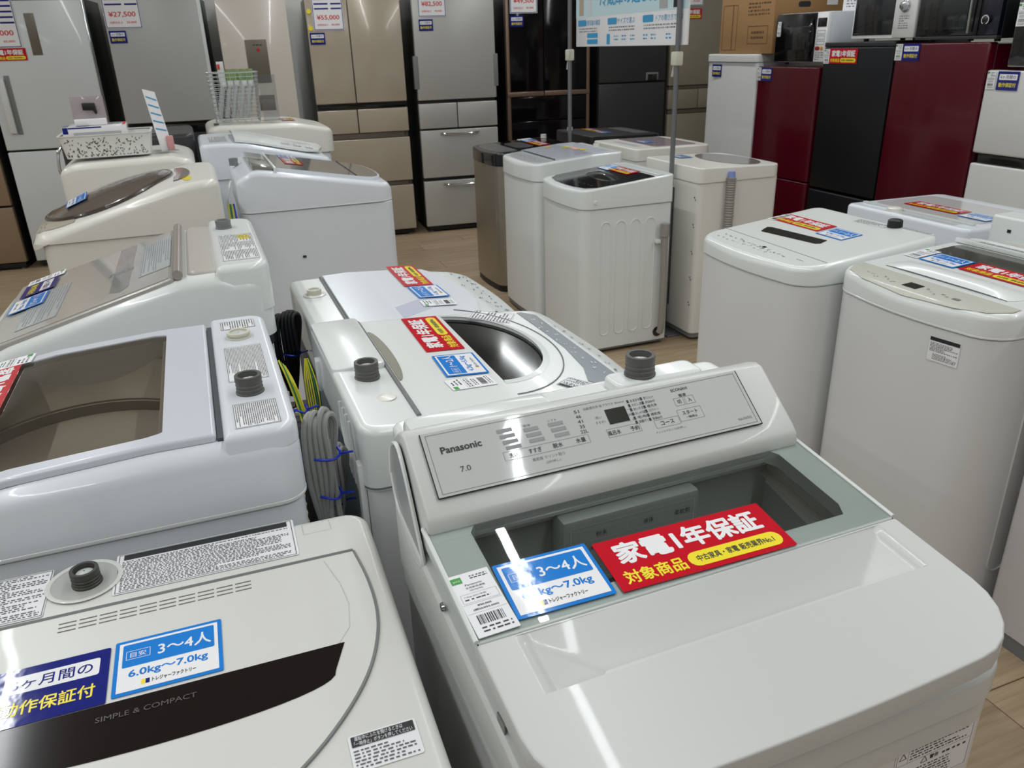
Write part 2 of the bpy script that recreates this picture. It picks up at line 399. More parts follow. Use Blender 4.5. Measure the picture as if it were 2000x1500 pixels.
def service_tag(root, frame, label, group='navy six-month guarantee tags', k=1.0):
    o = card('guarantee_tag', .116 * k, .085 * k, NAVYP, label, 'tag', root, frame, group)
    bar(MB(), 0, .017 * k, .096 * k, .026 * k, r=.003 * k).build('white_panel', WHTP, o, smooth=0)
    lettering(o, '6ヶ月間の', 0, .017 * k, .082 * k, .016 * k, NAVYP, z=.0014, bold=.01)
    lettering(o, '動作保証付', 0, -.018 * k, .092 * k, .020 * k, YELP, bold=.02)
    return o
def item_label(root, frame, label, w=.047, h=.094, detail=1, group='white item labels'):
    o = card('item_label', w, h, PAPER, label, 'label', root, frame, group, r=.001)
    bar(MB(), -w * .36, h * .40, w * .26, h * .10).build('green_badge', GRNP, o, smooth=0)
    q = MB(); rd = random.Random(int(1000 * (frame[0][3] + 3)))
    if detail > 1:
        lettering(o, '展示中', -w * .36, h * .39, w * .18, h * .03, WHTP, z=.0014)
        fine_print(q, -w * .02, w * .42, h * .38, h * .45, 2, rnd=rd)
        lettering(o, 'Panasonic', -.0002, h * .30, w * .42, h * .03, INK, mb=q); lettering(o, '全自動洗濯機', .0002, h * .25, w * .48, h * .03, INK, mb=q); lettering(o, 'NA-FA7H2', 0, h * .205, w * .32, h * .022, INK, mb=q)
        outline(q, 0, h * .09, w * .88, h * .14, .0002)
        lettering(o, '7.0kg 2021年製', -w * .1, h * .115, w * .55, h * .025, INK, mb=q); fine_print(q, -w * .38, w * .25, h * .055, h * .095, 1, rnd=rd)
        bar(q, 0, 0, w * .95, .0002)
        lettering(o, '¥50,000', 0, -h * .045, w * .34, h * .03, INK, mb=q, bold=.02); lettering(o, '(税込¥55,000)', 0, -h * .1, w * .62, h * .035, INK, mb=q, bold=.02)
        bar(q, 0, -h * .145, w * .95, .0002)
    else:
        fine_print(q, -w * .1, w * .42, h * .2, h * .45, 3, rnd=rd); outline(q, 0, h * .08, w * .88, h * .14, .0003); fine_print(q, -w * .38, w * .38, h * .02, h * .13, 2, rnd=rd)
        fine_print(q, -w * .3, w * .3, -h * .13, -h * .02, 2, rnd=rd)
    x = -w * .32
    while x < w * .32:
        b = w * rd.choice((.012, .012, .024, .03)); bar(q, x + b / 2, -h * .255, b, h * .14); x += b + w * rd.choice((.012, .02, .028))
    fine_print(q, -w * .32, w * .4, -h * .45, -h * .345, 2, rnd=rd, fill=.4); q.build('print', INK, o, smooth=0, kind='stuff')
    return o
def fridge_price(root, frame, label, price, w=.245, h=.33, small='消費税抜き', sp='25,000'):
    o = card('price_card', w, h, WHTP, label, 'price card', root, frame, 'price cards on refrigerators')
    q = MB(); outline(q, 0, 0, w * .95, h * .965, .005); 
    for k in range(5):
        y = h * (.40 - .105 * k); bar(q, -w * .2, y, w * .46, h * .035); bar(q, w * .28, y, w * .34, h * .035)
    q.build('navy_rows', NAVYP, o, smooth=0, kind='stuff')
    lettering(o, price, 0, -h * .22, w * .74, h * .12, REDT, bold=.025)
    q = MB(); lettering(o, small, -w * .2, -h * .38, w * .36, h * .05, REDT, mb=q); lettering(o, sp, w * .22, -h * .38, w * .27, h * .05, REDT, mb=q, bold=.02); q.build('small_price', REDT, o, smooth=0, kind='stuff')
    return o

# ================================================================ refrigerators
def slab(root, name, x0, x1, z0, z1, m, y0=0.0, y1=.055, bevel=.006):
    return MB().box(x0, x1, y0, y1, z0, z1).build(name, m, root, bevel, 3)
def fridge(loc, rz, w, d, h, bodym, label, group=None, base=True):
    o = thing('refrigerator', label, 'refrigerator', loc, rz, group)
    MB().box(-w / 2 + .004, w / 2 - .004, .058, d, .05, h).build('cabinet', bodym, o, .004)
    q = MB().box(-w / 2 + .02, w / 2 - .02, .03, d - .03, .012, .05); q.build('plinth', BLKM, o, .003)
    for sx in (-1, 1):
        MB().lathe([(.018, 0), (.018, .012), (.014, .014)], 12, (sx * (w / 2 - .05), .06, 0)).build('foot', MIDG, o)
    return o
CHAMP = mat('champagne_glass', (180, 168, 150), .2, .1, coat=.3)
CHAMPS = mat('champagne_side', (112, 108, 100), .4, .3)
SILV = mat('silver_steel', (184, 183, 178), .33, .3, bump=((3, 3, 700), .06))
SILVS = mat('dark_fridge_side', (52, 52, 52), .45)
PALE = mat('pale_silver_panel', (212, 217, 218), .32, .08, coat=.2)
GREYF = mat('grey_metal_panel', (176, 177, 175), .34, .1)
IVORY = mat('ivory_glass', (208, 200, 190), .2, coat=.3)
BRONZE = mat('bronze_trim', (128, 106, 92), .35, .6)
DKGREY = mat('charcoal_panel', (58, 58, 60), .35, .3)
BEIGE = mat('beige_metal_panel', (152, 144, 128), .34, .2)
BROWN = mat('brown_metal_panel', (150, 128, 104), .34, .3)
WINE = mat('wine_red_gloss', (80, 6, 24), .22, coat=.15, spec=.35)
BLUEBLK = mat('blue_black_panel', (19, 21, 26), .4, spec=.35)
WFRIDGE = mat('white_fridge_panel', (214, 215, 213), .3, coat=.2)
OLIVE = mat('taupe_control_panel', (112, 105, 94), .35, .3)
def back_fridge(u0, u1, d, h, bodym, label):
    x, y = GB((u0 + u1) / 2, 6.94); return fridge((x, y), BY, u1 - u0, d, h, bodym, label, 'tall refrigerators along the back wall')
# F0 brown
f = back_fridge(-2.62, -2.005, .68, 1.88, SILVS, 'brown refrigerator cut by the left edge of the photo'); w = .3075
slab(f, 'door', -w, w, .86, 1.87, BROWN); slab(f, 'drawer', -w, w, .50, .845, BROWN); slab(f, 'drawer', -w, w, .06, .485, BROWN)
# F1 pale silver
f = back_fridge(-1.935, -1.2, .68, 1.92, SILVS, 'pale silver tall refrigerator beside the brown one'); c = (-1.935 - 1.2) / 2
slab(f, 'door', -.3675, .3675, .9, 1.91, PALE); slab(f, 'drawer', -.3675, .3675, .06, .885, PALE)
slab(f, 'edge_trim', .3575, .3675, .9, 1.91, CHROME, -.003, .02, .001)
slab(f, 'control_strip', -1.6 - c, -1.535 - c, 1.55, 1.827, OLIVE, -.003, .01, .001)
hd = MB().box(-1.875 - c, -1.83 - c, -.03, .01, 1.02, 1.40).build('handle', WFRIDGE, f, .006); slab(f, 'handle_recess_shade', -1.83 - c, -1.795 - c, 1.01, 1.42, MIDG, -.004, .01, .001)  # grey strip paints in the shade of the handle recess
F1 = f
fridge_price(f, upright(-1.79 - c, -.004, 1.775), 'price card ending in ,000 on the pale silver refrigerator', '¥66,000', .27, .34, sp='60,000')
warranty_tag(f, upright(-1.757 - c, -.004, 1.56), 'small red warranty tag under the price card ending in ,000')
# F2 grey
f = back_fridge(-1.08, -.4, .68, 1.92, SILVS, 'grey refrigerator with the ¥27,500 price card'); c = -.74
slab(f, 'door', -.34, .34, 1.045, 1.91, GREYF); slab(f, 'door_edge', .315, .34, 1.05, 1.905, PALE, -.002, .02, .001)
slab(f, 'handle_bar', -.335, .335, .975, 1.03, BLACK, .005, .05, .01); slab(f, 'drawer', -.34, .34, .06, .96, BLKM)
fridge_price(f, upright(-.951 - c, -.004, 1.88), 'price card reading ¥27,500 on the grey refrigerator', '¥27,500', .25, .335)
service_tag(f, upright(-1.008 - c, -.004, 1.656), 'navy guarantee tag on the plain grey refrigerator')
# F3 ivory
f = back_fridge(-.3, .218, .66, 1.92, SILVS, 'ivory narrow refrigerator with dark control panel behind the wire basket'); c = -.041
slab(f, 'door', -.259, .259, .62, 1.91, IVORY); slab(f, 'drawer', -.259, .259, .06, .605, IVORY)
p = slab(f, 'control_panel', -.123 - c, .038 - c, 1.3, 1.613, OLIVE, -.003, .01, .001)
q = MB(); fine_print(q, -.065 - c, .01 - c, 1.566, 1.586, 1, 0, frame=upright(0, -.0036, 0)); q.build('panel_marks', INK, p, smooth=0, kind='stuff')
MB().lathe([(.013, 0), (.011, .004)], 16).build('indicator', mat('red_lamp_ring', (190, 30, 40), .3), p).matrix_local = Matrix.Translation((-.03 - c, -.003, 1.54)) @ Matrix.Rotation(R(90), 4, 'X')
slab(f, 'lower_panel', -.075 - c, .044 - c, 1.095, 1.21, OLIVE, -.003, .01, .001)
# F4 champagne
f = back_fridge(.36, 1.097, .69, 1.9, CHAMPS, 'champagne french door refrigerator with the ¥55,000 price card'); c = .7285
for a, b in ((.36, .679), (.687, 1.097)): slab(f, 'door', a - c, b - c, 1.117, 1.89, CHAMP)
slab(f, 'grip_recess', -.36, .36, 1.07, 1.114, BLACK, .02, .06, .002)
for a, b in ((.36, .677), (.685, 1.097)): slab(f, 'drawer', a - c, b - c, .88, 1.066, CHAMP)
for z0, z1, r in ((.475, .83, .876), (.055, .434, .472)):
    slab(f, 'drawer', -.3685, .3685, z0, z1, CHAMP); slab(f, 'grip_recess', -.36, .33, z1 + .003, r, OLIVE, .02, .06, .002)
fridge_price(f, upright(.528 - c, -.004, 1.825), 'price card reading ¥55,000 on the champagne refrigerator', '¥55,000', .235, .32, sp='50,000')
service_tag(f, upright(.43 - c, -.004, 1.606), 'navy guarantee tag on the champagne refrigerator')
for z in (1.80, 1.68):
    MB().lathe([(.018, 0), (.016, .008)], 14).build('magnet', YELP, f).matrix_local = Matrix.Translation((.385 - c, -.001, z)) @ Matrix.Rotation(R(90), 4, 'X')
# F5 silver
f = back_fridge(1.193, 1.87, .66, 1.9, SILVS, 'brushed silver refrigerator with the ¥82,500 price card'); c = 1.5315; w = .3385
slab(f, 'door', -w, w, 1.11, 1.89, SILV)
for sx in (-1, 1): slab(f, 'side_grip', sx * w - .02, sx * w + .02, 1.2, 1.455, MIDG, -.002, .05, .004)
slab(f, 'drawer', -w, -.014, .883, 1.083, SILV); slab(f, 'drawer', -.006, w, .883, 1.083, SILV)
for z0, z1 in ((.475, .868), (.055, .445)):
    dr = slab(f, 'drawer', -w, w, z0, z1, SILV)
    MB().tube(ease([(-.165, -.004, z1 - .025), (-.12, -.028, z1 - .033), (0, -.034, z1 - .036), (.12, -.028, z1 - .033), (.165, -.004, z1 - .025)]), .009, 8).build('handle', CHROME, dr)
fridge_price(f, upright(1.354 - c, -.004, 1.91), 'price card reading ¥82,500 on the brushed silver refrigerator', '¥82,500', .228, .33, sp='75,000')
service_tag(f, upright(1.297 - c, -.004, 1.684), 'navy guarantee tag on the brushed silver refrigerator')
# F6 black glass, bronze trim
f = back_fridge(1.968, 2.718, .69, 1.9, BLKM, 'black glass refrigerator with bronze trim and the ¥49,500 price card'); c = 2.343; w = .375
BG = mat('black_door_glass', (9, 8, 12), .1, spec=.3)
slab(f, 'door', -w + .03, -.047, 1.145, 1.89, BG); slab(f, 'door', -.041, w - .03, 1.145, 1.89, BG)
for z0, z1 in ((.905, 1.098), (.48, .897), (.055, .472)): slab(f, 'drawer', -w + .03, w - .03, z0, z1, BG)
for sx in (-1, 1): slab(f, 'side_trim', sx * w - .0 if sx < 0 else w - .028, (-w + .028) if sx < 0 else w, .06, 1.89, BRONZE, .0, .056, .003)
for a, b in ((-w, -.047), (-.041, w)): slab(f, 'cross_trim', a, b, 1.102, 1.141, BRONZE, -.006, .05, .004)
fridge_price(f, upright(2.126 - c, -.004, 1.92), 'price card reading ¥49,500 on the black glass refrigerator', '¥49,500', .238, .33, sp='45,000')
service_tag(f, upright(2.064 - c, -.004, 1.696), 'navy guarantee tag on the black glass refrigerator')
# F7 charcoal
f = back_fridge(2.807, 3.445, .66, 1.9, BLKM, 'plain charcoal refrigerator behind the hanging sign'); w = .319
slab(f, 'door', -w, w, 1.182, 1.89, DKGREY); slab(f, 'drawer', -w, w, .62, 1.172, DKGREY); slab(f, 'drawer', -w, w, .06, .61, DKGREY)
g = slab(f, 'grip', .13, .25, 1.19, 1.255, MIDG, -.004, .02, .004); slab(g, 'grip_hollow', .145, .235, 1.185, 1.24, BLACK, -.007, .02, .002)
# F8 beige
f = back_fridge(3.487, 4.12, .66, 1.9, CHAMPS, 'beige refrigerator behind the right pole of the sign stand'); c = 3.8035; w = .3165
slab(f, 'door', -w, w, 1.132, 1.89, BEIGE); slab(f, 'grip_recess', -w + .01, w - .01, 1.1, 1.128, OLIVE, .02, .06, .002)
slab(f, 'drawer', -w, 3.782 - c, .93, 1.098, BEIGE); slab(f, 'drawer', 3.788 - c, w, .93, 1.098, BEIGE); slab(f, 'grip_recess', -w + .01, w - .01, .89, .925, OLIVE, .02, .06, .002)
slab(f, 'drawer', -w, w, .06, .887, BEIGE)
fridge_price(f, upright(3.66 - c, -.004, 1.935), 'white price card on the beige refrigerator beside the sign pole', '¥78,000', .24, .3, sp='70,900')
warranty_tag(f, upright(3.655 - c, -.004, 1.722), 'small red warranty tag on the beige refrigerator')

def right_fridge(s0, s1, d, h, bodym, label):
    x, y = GR((s0 + s1) / 2, 3.6); return fridge((x, y), RY, s1 - s0, d, h, bodym, label, 'refrigerators along the right wall')
def edge_label(f, x, z, label):
    return item_label(f, upright(x, -.002, z), label, .048, .082)
# RF1
f = right_fridge(-5.51, -4.912, .6, 1.40, WFRIDGE, 'white upright freezer under the cardboard box'); w = .299
q = MB(); cap(q, .598, .075, .06, lambda x, y: 1.36, .02, .004, .012, .006, nx=2, cy=.0345); q.build('door', WFRIDGE, f)
q = MB(); cap(q, .606, .62, 1.362, lambda x, y: 1.412, .03, .01, .01, .01, nx=2, cy=.295); q.build('top_cover', WFRIDGE, f)
q = MB(); fine_print(q, -.095, -.025, 1.378, 1.392, 1, 0, frame=upright(0, -.0185, 0)); q.build('emblem', INKG, f, smooth=0, kind='stuff')
edge_label(f, -.262, 1.3, 'white item label on the white upright freezer'); service_tag(f, upright(-.16, -.0165, 1.3), 'navy guarantee tag on the white upright freezer')
# RF2
f = right_fridge(-4.904, -4.292, .6, 1.325, WINE, 'wine red refrigerator under the black and white microwave'); w = .306
q = MB(); cap(q, 2 * w, .07, .64, lambda x, y: 1.335, .02, .004, .014, .006, nx=2, cy=.035); q.build('door', WINE, f)
q = MB(); cap(q, 2 * w, .07, .05, lambda x, y: .63, .02, .004, .014, .006, nx=2, cy=.035); q.build('door', WINE, f)
edge_label(f, -.278, 1.287, 'white item label on the wine red refrigerator under the small microwave'); service_tag(f, upright(-.19, -.012, 1.287), 'navy guarantee tag on the wine red refrigerator under the small microwave')
# RF3
f = right_fridge(-4.262, -3.702, .6, 1.44, BLUEBLK, 'blue black refrigerator between the two wine red ones'); w = .28
slab(f, 'door', -w, w, .622, 1.452, BLUEBLK, 0, .06, .01); slab(f, 'door', -w, w, .06, .606, BLUEBLK, 0, .06, .01)
slab(f, 'top_trim', -w, w, 1.453, 1.478, MIDG if False else DKGREY, .0, .55, .004)
edge_label(f, -.248, 1.40, 'white item label on the blue black refrigerator'); warranty_tag(f, upright(-.108, -.002, 1.402), 'red warranty tag on the blue black refrigerator')
# RF4
f = right_fridge(-3.69, -3.1, .6, 1.455, WINE, 'larger wine red refrigerator under the black microwave with dial'); w = .295
slab(f, 'door', -w, w, .57, 1.468, WINE, 0, .06, .012); slab(f, 'door', -w, w, .06, .555, WINE, 0, .06, .012)
edge_label(f, -.27, 1.423, 'white item label on the larger wine red refrigerator'); service_tag(f, upright(-.185, -.002, 1.423), 'navy guarantee tag on the larger wine red refrigerator')
# RF5
f = right_fridge(-3.088, -2.5, .6, 1.33, WFRIDGE, 'white two-door refrigerator at the right edge'); w = .294
slab(f, 'door', -w, w, .955, 1.342, WFRIDGE, 0, .06, .01); slab(f, 'door', -w, w, .06, .905, WFRIDGE, 0, .06, .01)
slab(f, 'grip_recess', -w + .03, w - .0, .908, .952, BLACK, .01, .06, .003)
edge_label(f, -.262, 1.298, 'white item label on the white two-door refrigerator'); service_tag(f, upright(-.17, -.002, 1.296), 'navy guarantee tag on the white two-door refrigerator')

# ---------------------------------------------------------------- cardboard box and microwaves
KRAFT = mat('kraft_cardboard', (164, 126, 82), .8, var=((5, 5, 9), .12))
x, y = GR(-5.11, 3.62)
b = thing('cardboard_box', 'brown cardboard carton on the white upright freezer', 'box', (x, y, 1.413), RY)
MB().box(-.305, .305, 0, .56, 0, .5).build('carton', KRAFT, b, .004)
BRP = mat('brown_print', (92, 62, 36), .7)
fr = upright(0, -.0012, 0); q = MB()
outline(q, -.19, .17, .17, .29, .003, z=0, frame=fr); bar(q, -.16, .17, .004, .29, 0, frame=fr); bar(q, -.152, .17, .002, .29, 0, frame=fr)
outline(q, .14, .12, .22, .11, .003, z=0, frame=fr); fine_print(q, .07, .21, .09, .155, 2, 0, frame=fr, dash=(.3, .8), gap=(.15, .3))
fine_print(q, .02, .26, .24, .33, 4, 0, frame=fr); fine_print(q, -.18, -.04, .358, .384, 1, 0, frame=fr)
fr2 = Matrix.Translation((.3062, 0, 0)) @ Matrix.Rotation(R(90), 4, 'Z') @ Matrix.Rotation(R(90), 4, 'X')
fine_print(q, .07, .23, .347, .373, 1, 0, frame=fr2); q.build('carton_print', BRP, b, smooth=0, kind='stuff')
q = MB(); bar(q, .46, .31, .09, .035, 0, frame=fr2); bar(q, .235, .34, .05, .012, 0, frame=fr); q.build('white_sticker', PAPER, b, smooth=0, kind='stuff')
bar(MB(), .235, .3, .1, .035, 0, r=.017, frame=fr2).build('grip_hole', INK, b, smooth=0)

def microwave(s0, s1, z, h, d, bodym, label, y0=.02):
    x, y = GR((s0 + s1) / 2, 3.6 + y0); o = thing('microwave_oven', label, 'microwave', (x, y, z), RY, 'microwave ovens on the refrigerators'); w = s1 - s0
    MB().box(-w / 2, w / 2, .03, d, .014, h).build('casing', bodym, o, .006)
    for sx in (-1, 1):
        for yy in (.07, d - .06): MB().lathe([(.014, 0), (.016, .015)], 12, (sx * (w / 2 - .05), yy, 0)).build('foot', BLKM, o)
    return o
MWW = mat('microwave_window', (34, 36, 38), .12, coat=.3)
o = microwave(-4.77, -4.28, 1.345 + .002, .305, .38, COOL, 'small microwave with black door and white control panel'); w = .245
d_ = MB().box(-w, .143, 0, .034, .02, .302).build('door', BLACK, o, .005)
MB().box(-w + .11, .08, -.002, .01, .09, .225).build('window', MWW, d_, .002)
MB().tube(ease([(.105, -.006, .06), (.118, -.022, .1), (.122, -.026, .16), (.118, -.022, .22), (.105, -.006, .27)]), .007).build('door_handle', BLACK, d_)
p = MB().box(.145, w, 0, .034, .02, .302).build('control_panel', WHTP, o, .004)
slab(p, 'display', .156, .236, .22, .27, BLACK, -.002, .01, .001)
q = MB(); [outline(q, .195, .19 - .03 * k, .07, .02, .002, z=0, frame=upright(0, -.0012, 0)) or fine_print(q, .165, .225, .183 - .03 * k, .197 - .03 * k, 2, 0, frame=upright(0, -.0012, 0)) for k in range(3)]
fine_print(q, .16, .235, .03, .08, 4, 0, frame=upright(0, -.0012, 0)); q.build('key_print', INKG, p, smooth=0, kind='stuff')
MB().prism(rrect(.04, .022, .01), 0, .004).build('start_button', mat('maroon_button', (150, 30, 42), .4), p, .001).matrix_local = upright(.175, 0, .098)
MB().prism(rrect(.022, .022, .01), 0, .004).build('cancel_button', mat('orange_button', (220, 150, 40), .4), p, .001).matrix_local = upright(.214, 0, .098)
q = MB()
for k in range(3):
    for j in range(2): q.box(.2445, .2462, .2 + .035 * k, .215 + .035 * k, .235 - .03 * j, .24 - .03 * j)
q.build('vent', DARK, o, smooth=0, kind='stuff')
item_label(o, upright(-.212, -.002, .215), 'white item label on the small black microwave door', .036, .088)
c_ = card('price_board', .2, .13, WHTP, 'white price card standing on the small microwave', 'price card', o, Matrix.Translation((.16, .30, .371)) @ Matrix.Rotation(R(38), 4, 'Z') @ Matrix.Rotation(R(90), 4, 'X'))
q = MB(); fine_print(q, -.08, .08, -.045, .05, 6); q.build('print', INKG, c_, smooth=0, kind='stuff')
o = microwave(-4.048, -3.585, 1.479, .3, .4, WFRIDGE, 'white framed microwave with round knob on the blue black refrigerator', 0.0); w = .2315
d_ = MB().box(-w, .083, 0, .034, .015, .3).build('door', WHTP, o, .004); MB().box(-w + .012, .078, -.003, .02, .032, .3).build('window', MWW, d_, .002)
q = MB(); fine_print(q, -.205, -.175, .039, .045, 1, 0, frame=upright(0, -.0036, 0)); q.build('emblem', INKG, d_, smooth=0, kind='stuff')
p = MB().box(.085, w, -.004, .034, .015, .3).build('control_panel', WFRIDGE, o, .006)
MB().lathe([(.034, 0), (.034, .004), (.026, .006), (.023, .022), (.02, .024)], 24).build('knob', CHROME, p).matrix_local = upright(.155, -.004, .175)
q = MB(); fine_print(q, .12, .19, .06, .13, 6, 0, frame=upright(0, -.0046, 0)); q.build('key_print', INKG, p, smooth=0, kind='stuff')
item_label(o, upright(-.214, -.004, .258), 'white item label on the white framed microwave', .036, .07)
o = microwave(-3.57, -3.075, 1.469, .3, .4, BLKM, 'wide black microwave with upright bar handle and dial', 0.0); w = .2475
d_ = MB().box(-w, .13, 0, .034, .03, .3).build('door', BLACK, o, .004); MB().box(-w + .04, .06, -.002, .02, .06, .28).build('window', MWW, d_, .002)
MB().tube([(.095, -.02, .04), (.095, -.024, .17), (.095, -.02, .3)], .006).build('door_handle', CHROME, d_)
p = MB().box(.133, w, 0, .034, .03, .3).build('control_panel', mat('navy_black_panel', (14, 16, 30), .2, coat=.3), o, .004)
MB().lathe([(.021, 0), (.021, .012), (.017, .015)], 20).build('dial', BLACK, p).matrix_local = upright(.18, 0, .098)
q = MB()
for a in range(20):
    t0, t1 = a / 20 * 5.4 - 1.2, (a + 1) / 20 * 5.4 - 1.2
    q.add([(.18 + rr * math.cos(t), -.0156, .098 + rr * math.sin(t)) for rr, t in ((.018, t0), (.021, t0), (.021, t1), (.018, t1))], [(0, 1, 2, 3)])
fine_print(q, .15, .22, .2, .28, 3, 0, frame=upright(0, -.0012, 0), gap=(1.5, 2.5)); q.build('key_print', WHTP, p, smooth=0, kind='stuff')
slab(o, 'lower_trim', -w, w, .012, .028, DKGREY, 0, .034, .002)
o = microwave(-2.985, -2.5, 1.343, .33, .4, BLACK, 'black microwave with silver framed door at the right edge', 0.0); w = .2425
d_ = MB().box(-w, .12, 0, .034, .015, .33).build('door', CHROME, o, .003); MB().box(-w + .005, .115, -.003, .02, .02, .33).build('window', MWW, d_, .002)
MB().box(.122, w, 0, .034, .015, .33).build('control_panel', BLACK, o, .004)
item_label(o, upright(-.212, -.005, .24), 'white item label on the silver framed microwave', .05, .1)

# ---------------------------------------------------------------- hanging sign on two poles
x, y = G(2.312, 4.29)
sg = thing('sign_stand', 'white and pale blue sign board hung between two thin grey poles', 'sign', (x, y), GY - 90)
GP = mat('grey_pole', (128, 130, 134), .35, .6); CRM = mat('cream_plastic', (206, 206, 188), .5)
for v, zc in ((4.945, 1.45), (3.683, 1.435)):
    px = 4.29 - v; MB().tube([(px, 0, .012), (px, 0, 1.2), (px, 0, 2.3)], .013, 12).build('pole', GP, sg)
    MB().box(px - .12, px + .12, -.05, .05, 0, .012).build('pole_base', GP, sg, .003)
    cl = MB().box(px - .028, px + .024, -.022, .022, zc - .033, zc + .033).build('clamp', CRM, sg, .008)
    MB().tube([(px - .022, 0, zc - .03), (px - .032, 0, zc - .055), (px - .038, 0, zc - .085)], .006).build('lever', CRM, cl)
bx0, bx1 = 4.29 - 4.885, 4.29 - 3.632
bd = MB().box(bx0, bx1, .016, .028, 1.497, 2.25).build('board', WHTP, sg, .002)
fr = Matrix.Translation((0, .0157, 0)) @ Matrix.Rotation(R(90), 4, 'X')
bar(MB(), (bx0 + bx1) / 2, 1.94, bx1 - bx0, .56, 0, frame=fr).build('sky_panel', mat('pale_blue_print', (196, 222, 228), .4), bd, smooth=0)
SKYB = mat('sky_blue_print', (56, 152, 200), .4)
lettering(bd, '冷蔵庫の選び方', 4.29 - 4.24, 1.755, .66, .095, SKYB, z=.0006, frame=fr, bold=.02)
q = MB()
for v0, s in ((4.86, 'STEP1'), (4.47, 'STEP2'), (4.07, 'STEP3')): bar(q, 4.29 - v0 + .06, 1.628, .11, .035, .0006, r=.008, frame=fr)
bar(q, 4.29 - 4.66, 1.558, .14, .026, .0006, r=.006, frame=fr); bar(q, 4.29 - 4.66, 1.524, .14, .026, .0006, r=.006, frame=fr); bar(q, 4.29 - 4.455, 1.535, .04, .055, .0006, r=.006, frame=fr)
for v0, t, n_ in ((4.66, '必要容量の確認', .2), (4.25, 'サイズで選ぶ', .2), (3.80, 'ドアの開き方で選ぶ', .26)): lettering(bd, t, 4.29 - v0, 1.628, n_, .03, SKYB, z=.0006, frame=fr, mb=q)
for v0 in (4.36, 4.27, 4.17, 4.03, 3.95, 3.8): fine_print(q, 4.29 - v0 - .025, 4.29 - v0 + .025, 1.525, 1.56, 2, .0006, frame=fr)
q.build('blue_print', SKYB, bd, smooth=0, kind='stuff')
q = MB()
for v0, n_ in ((4.86, .26), (4.47, .32), (4.07, .36)): fine_print(q, 4.29 - v0 + .02, 4.29 - v0 + n_, 1.575, 1.605, 2, .0006, frame=fr)
q.build('grey_print', INKG, bd, smooth=0, kind='stuff')
for v0, wd, m_ in ((4.81, .06, CHAMP), (4.70, .05, PALE), (3.86, .08, GREYF), (3.73, .07, BLKM)):
    bar(MB(), 4.29 - v0, 1.77, wd, .2, .0006, frame=fr).build('fridge_picture', m_, bd, smooth=0)
# ================================================================ washing machines
def washer(label, u, v, rot, gy=GY, group='top-loading washing machines', name='washing_machine'):
    x, y = G(u, v, gy); return thing(name, label, 'washing machine', (x, y), gy + rot, group)
def body(o, w, d, ztop, m=STEELW, rf=.03, rb=.025, bulge=0.0, ribs=None, zb=.045, cy=0.0):
    """painted cabinet with base skirt and four feet"""
    q = MB(); cap(q, w, d, zb, lambda x, y: ztop, rf, rb, bulge, .002, nx=2, nfil=1, cy=cy); q.build('cabinet', m, o)
    q = MB(); cap(q, w - .012, d - .012, .018, lambda x, y: zb + .004, rf, rb, bulge, .001, nx=2, nfil=1, bottom=True, cy=cy); q.build('base_skirt', MIDG, o)
    for sx in (-1, 1):
        for sy in (-1, 1): MB().lathe([(.02, 0), (.02, .01), (.012, .02)], 12, (sx * (w / 2 - .055), cy + sy * (d / 2 - .055), 0)).build('foot', CAPG, o)
def seamline(o, w, d, z, rf, rb, bulge=0.0, m=None):
    q = MB(); cap(q, w + .001, d + .001, z - .002, lambda x, y: z + .002, rf, rb, bulge, .0005, nx=2, nfil=1, fill=False); q.build('seam', m or MIDG, o)
def inlet(o, x, y, z, r=.021, h=.03, m=CAPG, name='water_inlet'):
    q = MB(); q.lathe([(r * 1.05, 0), (r * 1.05, .003), (r * .97, .004), (r, h * .3), (r * .93, h * .34), (r, h * .5), (r * .93, h * .55), (r, h * .7), (r * .98, h), (r * .74, h), (r * .72, h * .72), (0.001, h * .7)], 24, (x, y, z), cap=False)
    a = q.build(name, m, o); MB().lathe([(r * .7, h * .7), (.001, h * .86)], 18, (x, y, z), cap=False).build('plug', GREYW, a); return a
def printed(o, zf, cx, cy, w, h, rows, ang=0, base=None, head=None, name='info_sticker', cols=1, ink=None, frame=True, seed=1):
    """printed sticker on a surface: thin label, fine print, dark heading"""
    f = surf(zf, cx, cy, ang, .0006); rd = random.Random(seed)
    s = MB(); s.add([tuple(f @ Vector((x, y, 0))) for x, y in rrect(w, h, .003, 3)], [tuple(range(16))]); s = s.build(name, base or PAPER, o, smooth=0)
    q = MB(); cw = w * .94 / cols; top = h * .46 - (h * head if head else 0)
    for c in range(cols): fine_print(q, -w * .47 + c * cw + .001, -w * .47 + (c + 1) * cw - .002, -h * .45, top, int(rows * 1.35), .0006, frame=f, rnd=rd)
    if frame: outline(q, 0, 0, w * .97, h * .95, min(.0008, h * .02), .0006, frame=f)
    q.build('fine_print', ink or FINE, s, smooth=0, kind='stuff')
    if head: bar(MB(), 0, h * .46 - h * head / 2 + .001, w * .92, h * head * .8, .0008, frame=f).build('heading_bar', INK, s, smooth=0)
    return s
def glyphs(o, zf, pts, size, m=None, name='icon_print', seed=3):
    """scattered tiny unreadable control marks on a panel"""
    q = MB(); rd = random.Random(seed)
    for x, y in pts:
        f = surf(zf, x, y, 0, .0008)
        for k in range(rd.choice((2, 3, 3))):
            a = rd.uniform(-.5, .5) * size; b = rd.uniform(-.5, .5) * size; bar(q, a, b, size * rd.uniform(.25, .8), size * rd.uniform(.12, .25), 0, frame=f)
    return q.build(name, m or INKG, o, smooth=0, kind='stuff')
